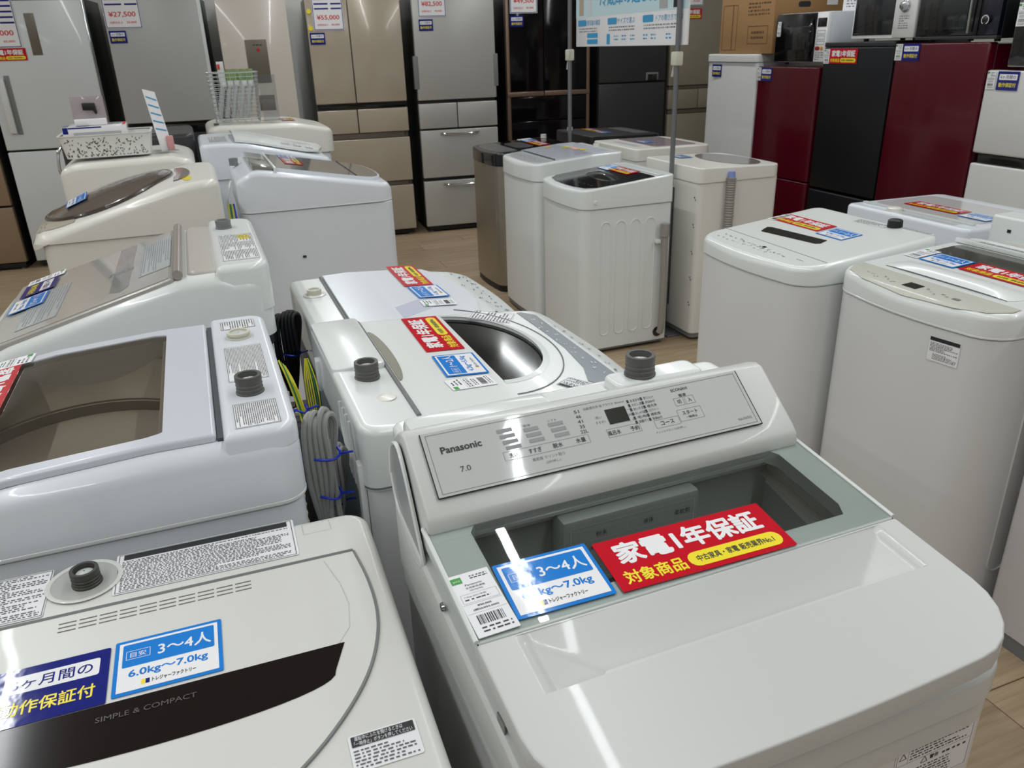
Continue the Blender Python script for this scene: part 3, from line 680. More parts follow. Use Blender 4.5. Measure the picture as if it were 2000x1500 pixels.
def wash_tub(o, cx, cy, ztop, r=.2, drumm=None):
    """collar and drum below an opening"""
    MB().lathe([(r + .045, ztop), (r + .02, ztop - .03), (r - .005, ztop - .05), (r - .02, ztop - .06)], 40, (cx, cy, 0), cap=False).build('tub_collar', GREYW, o)
    q = MB(); q.lathe([(r - .018, ztop - .055), (r - .02, ztop - .12), (r - .016, ztop - .125), (r - .02, ztop - .2), (r - .016, ztop - .205), (r - .02, ztop - .42), (.06, ztop - .45), (.05, ztop - .42), (.001, ztop - .42)], 40, (cx, cy, 0), cap=False)
    q.build('drum', drumm or mat('drum_steel', (104, 104, 102), .3, .8), o)
def arc_line(o, pts, zf, r, m, name):
    return MB().tube([(x, y, zf(x, y)) for x, y in pts], r, 6).build(name, m, o)

# ---------------------------------------------------------------- P: large front washer
gyP = 21.6
P = washer('large white washing machine with clear window lid and slanted control panel in the foreground', .47, .6625, 0, gyP)
PG = mat('p_satin_shell', (205, 207, 204), .3, coat=.1); PLID = mat('p_satin_lid', (199, 200, 198), .34, coat=.15)
PPL = mat('p_panel_plate', (196, 198, 197), .05, bump=((16, 16, 16), .13))
body(P, .556, .518, .835, STEELW, .06, .03, cy=.013)
def pz(x, y): return prof([(-.28, .923), (-.06, .946), (.12, .965), (.28, .99)])(x, y)
q = MB(); cap(q, .566, .532, .868, lambda x, y: pz(x, y) - .02, .075, .03, 0, .006, nx=2, cy=.013, fill=False, lip=.05, ys=lsp(-.18, .2, 10)); q.build('upper_apron', PG, P)
q = MB(); cap(q, .562, .524, .834, lambda x, y: .868, .07, .03, 0, .003, nx=2, cy=.013, fill=False, lip=.02); q.build('lower_apron', PG, P)
def phole(y): return (-.243, .243) if -.045 < y < .14 else None
q = MB(); cap(q, .53, .505, .868, pz, .085, .03, 0, .004, cy=.0195, ys=lsp(-.2, .25, 12) + [-.0455, -.0445, .1395, .1405], nx=8, hole=phole, thick=.05); q.build('top_deck', PG, P)
# front lid with scooped grip
def lidz(x, y):
    z = .9455 + (y + .2775) * (.971 - .9455) / .22
    xl, xr, yb, yf = -.232, .244, -.0585, -.138
    if xl < x < xr and yf < y:
        t = (y - yf) / (yb - yf)
        z -= .034 * min(1 - t, (x - xl + .012) / .115, (xr - x + .012) / .115)
    return z
q = MB(); cap(q, .558, .2015, lambda x, y: .9455 + (y + .2775) * .1159 - .025, lidz, .088, .002, .004, .0022, ys=lsp(-.16, -.0592, 40) + [-.1384, -.1376, -.1392], nx=90, cy=-.15925); q.build('front_lid', PLID, P, smooth=50)
# window lid frame and glass
def gz(x, y): return .9715 + (y + .0575) * .128
def ghole(y): return None if not (-.030 < y < .121) else tuple(s * (.2285 - max(0, .018 - (y + .03)) * .5 - max(0, .016 - (.121 - y)) * .7) + .003 for s in (-1, 1))
GFR = mat('p_window_surround', (196, 203, 200), .25)
q = MB(); cap(q, .556, .182, lambda x, y: gz(x, y) - .022, lambda x, y: gz(x, y) - .0008, .004, .004, 0, .002, ys=lsp(-.05, .12, 22) + [-.0305, -.0295, .1205, .1215], nx=6, hole=ghole, thick=.02, cy=.0335)
wl = q.build('window_lid', GFR, P)
q = MB(); q.add([(x, y, gz(x, y) + .0004) for x, y in ((-.276, -.0555), (.276, -.0555), (.276, .123), (-.276, .123))], [(0, 1, 2, 3)])
q.build('glass_pane', glass('p_glass', (250, 253, 251), ior=1.5), wl, smooth=0)
q = MB().tube([(-.277, -.056, gz(0, -.056) - .003), (.277, -.056, gz(0, -.056) - .003)], .0012); q.build('lid_seam', DARK, P)
q = MB()
for sx in (-1, 1): q.tube([(sx * .2775, -.056, gz(0, -.056)), (sx * .2775, .13, gz(0, .13))], .003)
q.build('edge_bead', WHITE, wl, kind='stuff')
# washing chamber under the glass
IN = mat('p_inner_grey', (150, 157, 153), .45)
q = MB(); x0, x1, y0, y1 = -.245, .247, -.048, .14
q.add([(x0, y0, .95), (x1, y0, .945), (x1, y1, .985), (x0, y1, .985), (x0 + .01, y0 + .0, .84), (x1 - .01, y0, .84), (x1 - .01, y1 - .004, .84), (x0 + .01, y1 - .004, .84)], [(0, 4, 5, 1), (1, 5, 6, 2), (2, 6, 7, 3), (3, 7, 4, 0)])
q.build('chamber_wall', IN, P, smooth=0)
wash_tub(P, 0, .015, .85, .2)
dr = MB().box(-.105, .1, .1, .137, .865, .972).build('detergent_drawer', IN, P, .006)
df = upright(0, .0995, 0); q = MB(); outline(q, -.002, .918, .185, .085, .0012, 0, frame=df)
for cx_, ww in ((-.05, .075), (.02, .065), (.07, .04)): outline(q, cx_, .945, ww, .016, .0006, 0, frame=df)
q.build('drawer_outline', GREYW, dr, smooth=0, kind='stuff')
q = MB()
for cx_, s, ww in ((-.05, '粉末', .016), (.02, '液体', .016), (.072, '柔軟剤', .024)): lettering(dr, s, cx_, .945, ww, .008, INK, 0, frame=df, mb=q)
for cx_ in (-.05, .02): lettering(dr, '洗剤・漂白剤', cx_, .925, .034, .006, INK, 0, frame=df, mb=q)
q.build('lettering', INK, dr, smooth=0)
# slanted control panel block
q = MB(); q.xprism([(.272, .90), (.275, 1.02), (.262, 1.06), (.232, 1.079), (.216, 1.0845), (.203, 1.0825), (.128, 1.0235), (.1165, 1.012), (.114, .998), (.124, .972), (.145, .95), (.16, .90)][::-1], -.275, .272)
cp = q.build('control_panel', PG, P, .005, 3)
sl = math.atan2(1.083 - 1.031, .0675)                    # panel slope
ctr = Vector((-.0175, .1675 + .0, 1.0563))
n_ = Vector((0, -math.sin(sl), math.cos(sl))); ay_ = Vector((0, math.cos(sl), math.sin(sl)))
pf = Matrix(((1, 0, 0, ctr.x), (0, ay_.y, n_.y, ctr.y + n_.y * .0012), (0, ay_.z, n_.z, ctr.z + n_.z * .0012), (0, 0, 0, 1)))
pw, ph = .474, .088
q = MB(); q.add([tuple(pf @ Vector((x, y, z))) for z in (-.001, .0008) for x, y in rrect(pw, ph, .002, 2)], [tuple(range(12, 24))] + [(i, (i + 1) % 12, 12 + (i + 1) % 12, 12 + i) for i in range(12)])
plate = q.build('panel_plate', PPL, cp, smooth=0)
q = MB(); 
for a, b in (((-pw / 2, ph / 2), (-pw / 2, -ph / 2)), ((-pw / 2, -ph / 2), (pw / 2, -ph / 2)), ((pw / 2, -ph / 2), (pw / 2, ph / 2))): q.tube([tuple(pf @ Vector(a + (0,))), tuple(pf @ Vector(b + (0,)))], .0011, 5)
q.build('panel_groove', DARK, cp, kind='stuff')
q = MB(); outline(q, 0, 0, pw - .012, ph - .008, .0006, .0012, frame=pf); q.build('plate_outline', INKG, plate, smooth=0, kind='stuff')
def pt(s, x, y, w, h, m=INK, bold=0.0, mb=None): return lettering(plate, s, x, y, w, h, m, .0014, bold, pf, mb)
pt('Panasonic', -.1905, .0165, .054, .0095, INK, .03); pt('7.0', -.1935, -.013, .0135, .0075, mat('dark_grey_ink', (70, 70, 72), .5))
q = MB()
for s, x, w_ in (('洗い', -.1285, .011), ('すすぎ', -.0985, .018), ('脱水', -.0665, .014), ('水量', -.0335, .014)): pt(s, x, -.0095, w_, .0068, mb=q, bold=.01)
for s, y in (('51', .031), ('46', .0235), ('41', .016), ('35', .0085), ('22L', .0012)): pt(s, -.024, y, .0075 if len(s) < 3 else .0105, .0047, mb=q)
for s, x, y, w_, h_ in (('風呂水', .0165, -.0095, .019, .0068), ('予約', .0475, -.0095, .0135, .0068), ('コース', .0975, -.0115, .021, .006), ('切', .1285, .0145, .006, .006), ('入', .1455, .0145, .006, .006), ('スタート', .137, -.0035, .024, .0062), ('一時停止', .137, -.0105, .018, .0038), ('電源', .1375, .0235, .0115, .0046), ('ECONAVI', .1365, .033, .026, .0044)): pt(s, x, y, w_, h_, mb=q, bold=.008)
rd = random.Random(5)
for c, x in enumerate((.062, .083)):
    for k, s in enumerate((('おまかせ', 'わたし流', 'おいそぎ', 'おしゃれ着', '毛布', '部屋干し'), ('香りジェット', '約30分', '槽洗浄', 'カビクリーン', '槽乾燥', '乾燥60分'))[c]):
        y = .0305 - .0065 * k; bar(q, x - .0085, y, .003, .0045, .0014, frame=pf); pt(s, x + .003, y, .015, .0043, mb=q)
q.build('key_lettering', INK, plate, smooth=0, kind='stuff')
q = MB()
for x, w_ in ((-.081, .12), (.0315, .05), (.0975, .038), (.1285, .0145), (.1455, .0145), (.137, .038)):
    outline(q, x, {.038: -.0115}.get(w_, -.0095) if w_ != .0145 else .0145, w_, .012 if w_ != .0145 else .012, .0004, .0013, frame=pf) if not (x == .137) else outline(q, x, -.0065, w_, .0175, .0004, .0013, frame=pf)
for s, x, y, w_, h_ in (('標準', -.098, .0265, .011, .0035), ('ソフト', -.062, .0265, .013, .0035), ('自動槽洗浄 毎プラウド Sfresher', .018, .0325, .062, .004), ('洗い', .003, .0165, .01, .004), ('すすぎ1', .003, .009, .014, .004), ('コース', .0495, .019, .013, .0036), ('残時間', .0495, .011, .013, .0036), ('L 分', .0495, .003, .013, .0036), ('風乾燥 でリント取り', -.084, -.022, .045, .0045), ('(2秒押し)', -.08, -.0295, .02, .004), ('チャイルドロック(3秒押し)', .0975, -.0235, .046, .004), ('NA-FA7H2', .215, -.031, .022, .004)): lettering(plate, s, x, y, w_, h_, INKG, .0013, 0, pf, q)
q.build('grey_lettering', INKG, plate, smooth=0, kind='stuff')
q = MB()
for c, (x, n) in enumerate(((-.129, 4), (-.094, 3), (-.0585, 3))):
    for k in range(n): bar(q, x + .0015 * k, (.026 if n == 4 else .0205) - .0083 * k, .021, .0052, .0013, frame=pf)
q.build('indicator_bars', mat('bar_grey', (146, 148, 150), .5), plate, smooth=0, kind='stuff')
bar(MB(), .0305, .014, .0305, .0225, .0014, frame=pf).build('display', mat('display_olive', (44, 44, 40), .2), plate, smooth=0)
# rear shelf with the water inlet, side flank recess and latch
q = MB(); cap(q, .53, .06, .93, lambda x, y: 1.052, .008, .02, 0, .01, nx=2, cy=.296); q.build('rear_shelf', WHITE, P)
q = MB(); cap(q, .15, .05, 1.05, lambda x, y: 1.068, .01, .015, 0, .006, nx=2, cx=.135, cy=.285); q.build('inlet_seat', WHITE, P)
inlet(P, .112, .285, 1.068, .0225, .032)
MB().box(-.262, -.06, .225, .262, 1.05, 1.084).build('rear_clip', WHITE, P, .008)
fl_ = [(-.2805, .268, 1.005), (-.2805, .252, 1.05), (-.2805, .218, 1.068), (-.2805, .19, 1.045), (-.2805, .15, .985), (-.2805, .13, .945), (-.2805, .16, .93), (-.2805, .21, .945), (-.2805, .25, .97)]
MB().tube(ease(fl_ + [fl_[0]], 4), .003, 6).build('flank_rim', WHITE, P)
q = MB(); q.add(fl_, [tuple(range(len(fl_)))]); q.build('flank_recess', mat('p_flank', (150, 154, 155), .3), P, smooth=0)
MB().box(-.2785, -.2765, -.13, -.11, .9, .93).build('side_latch', MIDG, P, .0005)
MB().lathe([(.006, 0), (.005, .003)], 12).build('rivet', CHROME, P).matrix_local = Matrix.Translation((-.281, .05, .94)) @ Matrix.Rotation(R(-90), 4, 'Y')
pm_ = lambda x, z, wd, hg, rows, nm, seed: None
# caution label on the front
cf = upright(.172, -.2463, .806) @ Matrix.Scale(.6, 4); s = MB(); s.add([tuple(cf @ Vector((x, y, .0003))) for x, y in rrect(.19, .12, .004, 3)], [tuple(range(16))]); cs = s.build('caution_sticker', PAPER, P, smooth=0)
q = MB(); outline(q, 0, 0, .182, .112, .0008, .0006, frame=cf); bar(q, 0, .012, .18, .0006, .0006, frame=cf); bar(q, -.065, .034, .0006, .044, .0006, frame=cf)
fine_print(q, -.06, .085, .016, .05, 5, .0006, frame=cf); fine_print(q, -.085, .05, -.05, -.008, 6, .0006, frame=cf); lettering(cs, '警告', .002, .003, .022, .011, INK, .0006, .03, cf, q); fine_print(q, .022, .08, -.004, .008, 1, .0006, frame=cf)
for cx_, cy_ in ((-.078, .032), (-.022, .003)):
    for a, b in (((-.008, -.006), (.008, -.006)), ((.008, -.006), (0, .008)), ((0, .008), (-.008, -.006))):
        va, vb = Vector((cx_ + a[0], cy_ + a[1], .0007)), Vector((cx_ + b[0], cy_ + b[1], .0007)); t = (vb - va).normalized(); nn = Vector((-t.y, t.x, 0)) * .0007
        q.quad(*[tuple(cf @ k) for k in (va - nn, vb - nn, vb + nn, va + nn)])
q.build('caution_print', INK, cs, smooth=0, kind='stuff')
MB().tube(ease([(.283, -.02, .945), (.289, -.028, .958), (.288, -.043, .95), (.292, -.06, .93)]), .004).build('blue_tie_end', TIEB, P)

# ---------------------------------------------------------------- S: cream washer with black lens window
S = washer('cream washing machine with long black window and SIMPLE & COMPACT lettering, front left', -.155, .742, 0, 19.5)
SW = mat('s_cream_shell', (214, 214, 209), .33, coat=.12, bump=((220, 220, 220), .03))
body(S, .545, .552, .80, STEELW, .05, .03)
sz = prof([(-.28, .874), (-.06, .885), (.14, .899), (.19, .904), (.28, .905)])
def shole(y):
    dx = .052 ** 2 - (y - .243) ** 2; 
    return None
q = MB(); cap(q, .557, .562, .80, sz, .055, .035, .01, .012, ys=lsp(-.22, .24, 24), nx=10); q.build('top_deck', SW, S)
seamline(S, .557, .562, .805, .055, .035, .01)
def lid_half(y):                       # lid outline half width
    return .245 if y > .12 else None
edge = [(.2455, .178), (.2525, .12), (.2525, .06), (.243, .01), (.222, -.04), (.186, -.09), (.14, -.135), (.08, -.175), (0, -.192)]
edge = [(p.x, p.y) for p in ease([(a, b, 0) for a, b in edge], 4)]
ring_ = edge + [(-x, y) for x, y in reversed(edge)]
szl = lambda x, y: sz(x, y) + .0016
lid = rows_sheet(MB(), edge, szl, .001, .003).build('lid', SW, S, smooth=20)
arc_line(S, edge, szl, .0022, MIDG, 'lid_groove'); arc_line(S, [(-x, y) for x, y in edge], szl, .0022, MIDG, 'lid_groove')
arc_line(S, [(-.245, .18), (.245, .18)], szl, .0028, MIDG, 'lid_groove')
arc_line(lid, [(.205, .17), (.218, .12), (.222, .08), (.216, .04), (.196, .012)], lambda x, y: sz(x, y) + .0027, .0007, GREYW, 'lid_crease')
lens = [(.206, .0165), (.19, -.022)] + [(.19 * math.cos(R(a)) / 1.0, -.022 - .034 * math.sin(R(a)) ** .8) for a in range(8, 173, 8)] + [(-.19, -.022), (-.206, .0165)]
ln = MB().sheet(lens, lambda x, y: sz(x, y) + .0028, .0006).build('lens_window', mat('brown_black_gloss', (26, 20, 20), .12, spec=.3), lid, smooth=0)
lettering(ln, 'SIMPLE & COMPACT', 0, 0, .1, .0068, mat('dim_grey_ink', (84, 80, 78), .4), z=.0008, frame=surf(lambda x, y: sz(x, y) + .0034, -.007, -.004))
rd = random.Random(2)
for k in range(10):
    for j in range(3):
        q = MB(); cx_ = -.1015 + .0225 * k; cy_ = .1645 - .0068 * j; f_ = surf(lambda x, y: sz(x, y) + .0027, cx_, cy_)
        bar(q, 0, 0, .0195, .0022, 0, frame=f_); q.build('vent_slot', mat('vent_shadow', (104, 103, 98), .6), lid, smooth=0)
# inlet in a round hollow
f_ = (-.0915, .245)
q = MB(); q.lathe([(.047, .0012), (.043, .0010), (.036, -.016), (.0, -.018)], 32, (f_[0], f_[1], .905), cap=False); 
MB().lathe([(.045, .0003), (.046, .0018), (.043, .0022), (.040, .0014)], 36, (f_[0], f_[1], .905), cap=False).build('hollow_rim', SW, S)
MB().lathe([(.0405, .0012), (.0008, .0014)], 36, (f_[0], f_[1], .905), cap=False).build('hollow_floor', mat('s_hollow', (176, 177, 173), .4), S)
inlet(S, f_[0] + .004, f_[1] - .006, .906, .0175, .022, mat('black_inlet', (58, 57, 52), .45))
szs = lambda x, y: sz(x, y) + .0004
printed(S, szs, .06, .2435, .232, .09, 15, head=.16, cols=1, name='info_sticker', base=PAPER, seed=4)
printed(S, szs, -.185, .238, .105, .1, 17, name='info_sticker', seed=9)
printed(S, szs, .2215, -.137, .0705, .045, 5, head=.36, name='caution_sticker', seed=6, frame=False)
f2 = surf(szs, .2215, -.1235, 0, .0018); q = MB(); lettering(S, '運転中にふたを開けるときは', -.004, .003, .05, .0055, WHTP, 0, 0, f2, q); lettering(S, '「一時停止」ボタンを押してください', .0, -.0035, .06, .0055, WHTP, 0, 0, f2, q); q.build('caution_lettering', WHTP, S, smooth=0)
q = MB(); outline(q, 0, 0, .038, .026, .0005, 0, frame=surf(szs, .206, .257, 0, .0006)); q.build('rear_patch', GREYW, S, smooth=0, kind='stuff')
MB().prism(rrect(.2, .03, .012), 0, .006).build('control_panel', OLIVE, S, .002).matrix_local = surf(szs, .19, -.235, 0, 0)

# ---------------------------------------------------------------- L2: washer with tinted window, facing left
L2 = washer('white washing machine with smoky rectangular lid window behind the cream washer', -.23, 1.365, -90)
body(L2, .572, .592, .905, COOL, .045, .03)
z2 = prof([(-.3, .985), (-.08, 1.02), (.1, 1.031), (.3, 1.031)])
def h2(y): return (-.232, .236) if -.262 < y < .108 else None
q = MB(); cap(q, .582, .602, .908, lambda x, y: z2(x, y) - .012, .06, .04, .012, .03, ys=lsp(-.24, .26, 20) + [-.2625, -.2615, .1075, .1085], nx=6, hole=h2, thick=.06, nfil=6); q.build('top_deck', COOL, L2)
seamline(L2, .582, .602, .912, .06, .04, .012, WHITE)
LID2 = mat('l2_lilac_lid', (206, 210, 218), .28, coat=.15)
def h2b(y): return None if not (-.262 < y < .116) else tuple(s * (.236 - max(0, .012 - (.116 - y)) * .8) + .002 for s in (-1, 1))
q = MB(); cap(q, .535, .46, lambda x, y: z2(x, y) - .012, z2, .03, .006, 0, .006, ys=lsp(-.27, .18, 26) + [-.2625, -.2615, .1155, .1165], nx=4, hole=h2b, thick=.012, cy=-.043); ld2 = q.build('lid', LID2, L2)
q = MB(); ysl = lsp(-.264, .118, 8)
for a, b in zip(ysl[:-1], ysl[1:]): q.quad((-.238, a, z2(0, a) - .002), (.241, a, z2(0, a) - .002), (.241, b, z2(0, b) - .002), (-.238, b, z2(0, b) - .002))
q.build('window', glass('smoky_window', (208, 198, 184), ior=1.45, rough=.03), ld2, smooth=20)
wash_tub(L2, 0, -.03, .985, .215, mat('drum_steel_b', (128, 124, 116), .35, .4))
q = MB(); cap(q, .575, .105, lambda x, y: 1.0, lambda x, y: 1.0325, .006, .035, 0, .012, nx=2, cy=.2485); strip = q.build('rear_strip', COOL, L2)
MB().box(-.262, .268, .188, .1965, 1.01, 1.0235).build('hinge_gap', mat('hinge_shadow', (70, 74, 78), .5), L2)
for x_, m_, r_ in ((-.148, mat('ivory_cap', (206, 204, 188), .5), .022), (.134, CAPG, .021)): inlet(L2, x_, .245, 1.032, r_, .012 if m_ is not CAPG else .03, m_)
zs = lambda x, y: 1.0327
for cx_, w_, r_, hd_ in ((-.225, .05, 10, None), (-.005, .175, 18, None), (.224, .09, 15, None)): printed(strip, zs, cx_, .247, w_, .066, r_, name='info_sticker', seed=int(cx_ * 100 + 50), base=WHTP)
# ---------------------------------------------------------------- L3: tall washer with glossy greige lid
L3 = washer('tall white washing machine with glossy greige lid and raised back, facing left', -.2125, 2.09, -90)
body(L3, .565, .6, .86, mat('l3_grey_cabinet', (150, 160, 168), .3, coat=.2), .04, .03)
MB_ = MB(); cap(MB_, .572, .615, .905, lambda x, y: .93, .04, .03, 0, .004, nx=2, fill=False); MB_.build('dark_band', BLKM, L3)
MB_ = MB(); cap(MB_, .568, .605, .858, lambda x, y: .91, .04, .03, 0, .004, nx=2, fill=False); MB_.build('lower_apron', mat('l3_grey_cabinet', (150, 160, 168)), L3)
z3 = prof([(-.32, .945), (-.22, .985), (.13, 1.082), (.215, 1.084), (.24, 1.07), (.33, 1.072)])
q = MB(); cap(q, .58, .635, .928, z3, .05, .05, .008, .028, ys=lsp(-.26, .26, 26), nx=4, nfil=5); q.build('top_deck', WHITE, L3)
GL3 = mat('greige_lid_glass', (186, 184, 178), .08, coat=.6); 
z3l = lambda x, y: .9855 + (y + .22) * .278 + .006
q = MB(); cap(q, .548, .40, lambda x, y: z3l(x, y) - .012, z3l, .02, .01, 0, .004, ys=lsp(-.24, .12, 6), nx=2, cy=-.078); ld3 = q.build('lid', mat('lid_surround', (176, 172, 165), .25, .2), L3)
q = MB(); q.add([(x, y, z3l(x, y) + .0006) for x, y in rrect(.52, .372, .008, 3, 0, -.078)], [tuple(range(16))]); q.build('lid_glass', GL3, ld3, smooth=0)
q = MB(); q.add([(x, y, z3l(x, y) + .0010) for x, y in ((-.255, -.022), (.19, -.022), (.215, .002), (.19, .02), (-.255, .02))], [(0, 1, 2, 3, 4)]); q.build('grey_band', mat('lid_band', (146, 146, 143), .1, coat=.5), ld3, smooth=0)
printed(ld3, lambda x, y: z3l(x, y) + .0008, -.02, .075, .34, .075, 9, name='energy_sheet', base=mat('sheet_grey', (190, 196, 198), .15, coat=.5), ink=mat('pale_ink', (158, 164, 170), .3), seed=11)
printed(ld3, lambda x, y: z3l(x, y) + .0008, .06, -.175, .3, .09, 9, name='energy_sheet', base=mat('sheet_grey', (190, 196, 198), .15), ink=mat('pale_ink', (158, 164, 170), .3), seed=12)
q = MB(); f_ = surf(lambda x, y: z3l(x, y) + .0012, .02, -.005, 90); fine_print(q, -.03, .03, -.015, .015, 3, 0, frame=f_); q.build('lid_marks', INKG, ld3, smooth=0, kind='stuff')
MB().tube([(-.272, .128, 1.091), (.274, .128, 1.091)], .011, 10).build('lid_grip', mat('taupe_metal', (166, 158, 150), .3, .4), ld3)
q = MB(); cap(q, .52, .075, 1.06, lambda x, y: 1.093 - (y - .18) ** 2 * 6, .02, .012, 0, .008, nx=2, cy=.182); q.build('hinge_cover', mat('greige_plastic', (186, 182, 174), .3), L3)
q = MB(); cap(q, .572, .115, .99, lambda x, y: 1.1, .012, .045, 0, .016, nx=2, cy=.264); rb3 = q.build('raised_back', WHITE, L3)
inlet(L3, -.15, .245, 1.1, .02, .022, MIDG)
printed(rb3, lambda x, y: 1.1002, .09, .266, .29, .082, 16, cols=3, name='info_sticker', base=WHTP, seed=21)
bar(MB(), 0, 0, .05, .026, 0, frame=surf(lambda x, y: 1.1002, -.008, .285, 8, .001)).build('yellow_sticker', YELP, rb3, smooth=0)
# ---------------------------------------------------------------- L4: white washer with brown oval lid
L4 = washer('white washing machine with translucent brown oval lid, facing left', -.27, 3.605, -90)
body(L4, .615, .645, .9, WARM, .05, .04)
z4p = prof([(-.375, .872), (-.355, .9), (-.31, .927), (-.1, .99), (.14, 1.06), (.2, 1.075), (.26, 1.083), (.33, 1.083)])
z4 = lambda x, y: z4p(x, y) + .026 * max(0, 1 - (x / .29) ** 2) * (1 if y < .1 else max(0, 1 - (y - .1) / .12))
q = MB(); cap(q, .63, .69, .9, z4, .09, .06, .012, .03, ys=lsp(-.26, .26, 28), nx=10, nfil=5, cy=-.015); q.build('top_deck', WARM, L4)

ov = lambda t: (.245 * math.sin(t), -.085 - .235 * math.cos(t))
rim = [ov(R(a)) for a in range(0, 181, 10)]; rim = [(x, y) for x, y in rim]
def dome(x, y):
    r_ = (x / .25) ** 2 + ((y + .085) / .24) ** 2; return z4(x, y) + .010 + .026 * max(0, 1 - r_)
BRG = mat('brown_smoked_lid', (92, 82, 76), .12, .0, coat=.5)
q = MB(); N_ = 40; rings = []
for k in range(9):
    s_ = 1 - k / 8.5; rings.append([(.25 * s_ * math.cos(2 * math.pi * i / N_), -.085 + .24 * s_ * math.sin(2 * math.pi * i / N_), dome(.25 * s_ * math.cos(2 * math.pi * i / N_), -.085 + .24 * s_ * math.sin(2 * math.pi * i / N_))) for i in range(N_)])
base_ = [(x, y, z - .014) for x, y, z in rings[0]]
q.loft([base_] + rings, False, True); ld4 = q.build('lid', BRG, L4, smooth=60)
MB().tube([(x, y, z - .006) for x, y, z in rings[0]] + [(rings[0][0][0], rings[0][0][1], rings[0][0][2] - .006)], .009, 8).build('lid_rim', mat('dark_brown_rim', (64, 54, 50), .2, coat=.4), ld4)
q = MB(); q.add([(x, y, z4(x, y) + .004) for x, y in [(-.2, .155)] + [(.2 * math.cos(R(a)) , .155 + .07 * math.sin(R(a))) for a in range(170, 9, -16)] + [(.2, .155)]], [tuple(range(13))]) if False else None
pts_ = [(.19 * math.cos(R(a)), .165 + .062 * math.sin(R(a))) for a in range(0, 181, 15)]
MB().sheet(pts_, lambda x, y: z4(x, y) + .003, .001).build('powder_hatch', mat('brown_hatch', (104, 92, 86), .15, coat=.4), L4, smooth=0)
bar(MB(), 0, 0, .13, .04, 0, frame=surf(z4, .16, .215, 12, .0012)).build('yellow_sticker', YELP, L4, smooth=0)
pn = rows_sheet(MB(), [(.262, -.2), (.262, -.24), (.25, -.28), (.235, -.305), (.21, -.33), (.18, -.345)], lambda x, y: z4(x, y) + .0015, .001, .002, 10).build('control_panel', mat('champagne_panel', (170, 162, 148), .35), L4, smooth=30)
glyphs(pn, lambda x, y: z4(x, y) + .003, [(-.19 + .042 * (k % 10), -.328 + .02 * (k // 10)) for k in range(20)], .016, INKG)
# ---------------------------------------------------------------- L5, L6
L5 = washer('white washing machine with the patterned white basket on top', -.31, 4.46, -90)
body(L5, .6, .565, .9, WARM, .05, .04)
z5 = prof([(-.29, 1.055), (-.22, 1.083), (.2, 1.09), (.3, 1.06)])
q = MB(); cap(q, .62, .585, .9, z5, .06, .05, .008, .03, ys=lsp(-.25, .25, 10), nx=4, nfil=5); q.build('top_deck', WARM, L5); seamline(L5, .62, .585, .903, .06, .05, .008)
L6 = washer('black washing machine with chrome front trim beyond the patterned basket', -.33, 5.12, -90)
body(L6, .6, .62, .95, BLKM, .05, .04)
q = MB(); cap(q, .62, .66, .94, lambda x, y: 1.13, .06, .05, .008, .02, nx=2); q.build('top_deck', DKGREY, L6)
MB().tube(ease([(.3, -.345, .94), (.306, -.355, 1.0), (.302, -.345, 1.07), (.29, -.33, 1.1)]), .008).build('front_trim', CHROME, L6)
MB().sheet(rrect(.4, .4, .05, 4, 0, -.05), lambda x, y: 1.13, .003).build('lid', BLACK, L6, smooth=0)
# ---------------------------------------------------------------- C1: washer with open-looking oval window, facing right
C1 = washer('white washing machine with half-oval dark window in its lid, facing right', .45, 1.43, 90)
body(C1, .57, .56, .855, STEELW, .035, .02)
z1 = prof([(-.285, .915), (-.25, .93), (0, .952), (.178, .962), (.285, .972)])
wc, wr, wd_ = .055, .208, .145                      # window centre, half width, depth
def hc1(y):
    t = (-.012 - y) / wd_
    return None if not (0 < t < 1) else (wc - wr * math.sqrt(1 - t * t), wc + wr * math.sqrt(1 - t * t))
yw = [-.0125 - wd_ * math.sin(R(a)) for a in range(0, 90, 5)] + [-.0115, -.0124 - wd_ * .9995]
q = MB(); cap(q, .58, .57, .856, z1, .07, .03, .012, .014, ys=lsp(-.2, .25, 16) + yw, nx=8, hole=hc1, thick=.03, nfil=5); q.build('top_deck', WHITE, C1)
seamline(C1, .58, .57, .860, .07, .03, .012)
zr = lambda x, y: .978 if x > .03 else .966
q = MB(); cap(q, .57, .108, .95, lambda x, y: .9785, .006, .03, 0, .01, nx=4, cy=.2315); 
q = MB(); q.loft([[(x, y, .95) for x, y in rrect(.30, .102, .012, 3, .13, .2315)], [(x, y, .9755 - .004 * (.28 - y)) for x, y in rrect(.30, .102, .012, 3, .13, .2315)]]); q.build('rear_step', WHITE, C1, .004)
inlet(C1, -.062, .225, .967, .0225, .032)
MB().lathe([(.017, 0), (.017, .0012), (.015, .0016)], 24, (-.165, .213, .9655)).build('screw_cover', WARM, C1)
MB().tube([(-.255, .178, .9635), (.272, .178, .9635)], .0042, 6).build('lid_hinge_gap', MIDG, C1)
def oval(sc, n=30): return [(wc + (wr + sc) * math.cos(R(a)), -.012 - (wd_ + sc) * math.sin(R(a))) for a in lsp(0, 180, n)]
arc_line(C1, [(wc + .275 * math.cos(R(a)), .0 - .192 * math.sin(R(a))) for a in lsp(18, 176, 30)], lambda x, y: z1(x, y) + .0005, .0016, MIDG, 'lid_edge')
q = MB(); pin, pout = oval(-.002), oval(.012)
for k in range(len(pin) - 1):
    a, b, c, d_ = pin[k], pin[k + 1], pout[k + 1], pout[k]; q.quad(*[(x, y, z1(x, y) + (.002 if j < 2 else .0004)) for j, (x, y) in enumerate((a, b, c, d_))])
q.build('window_rim', WHITE, C1)
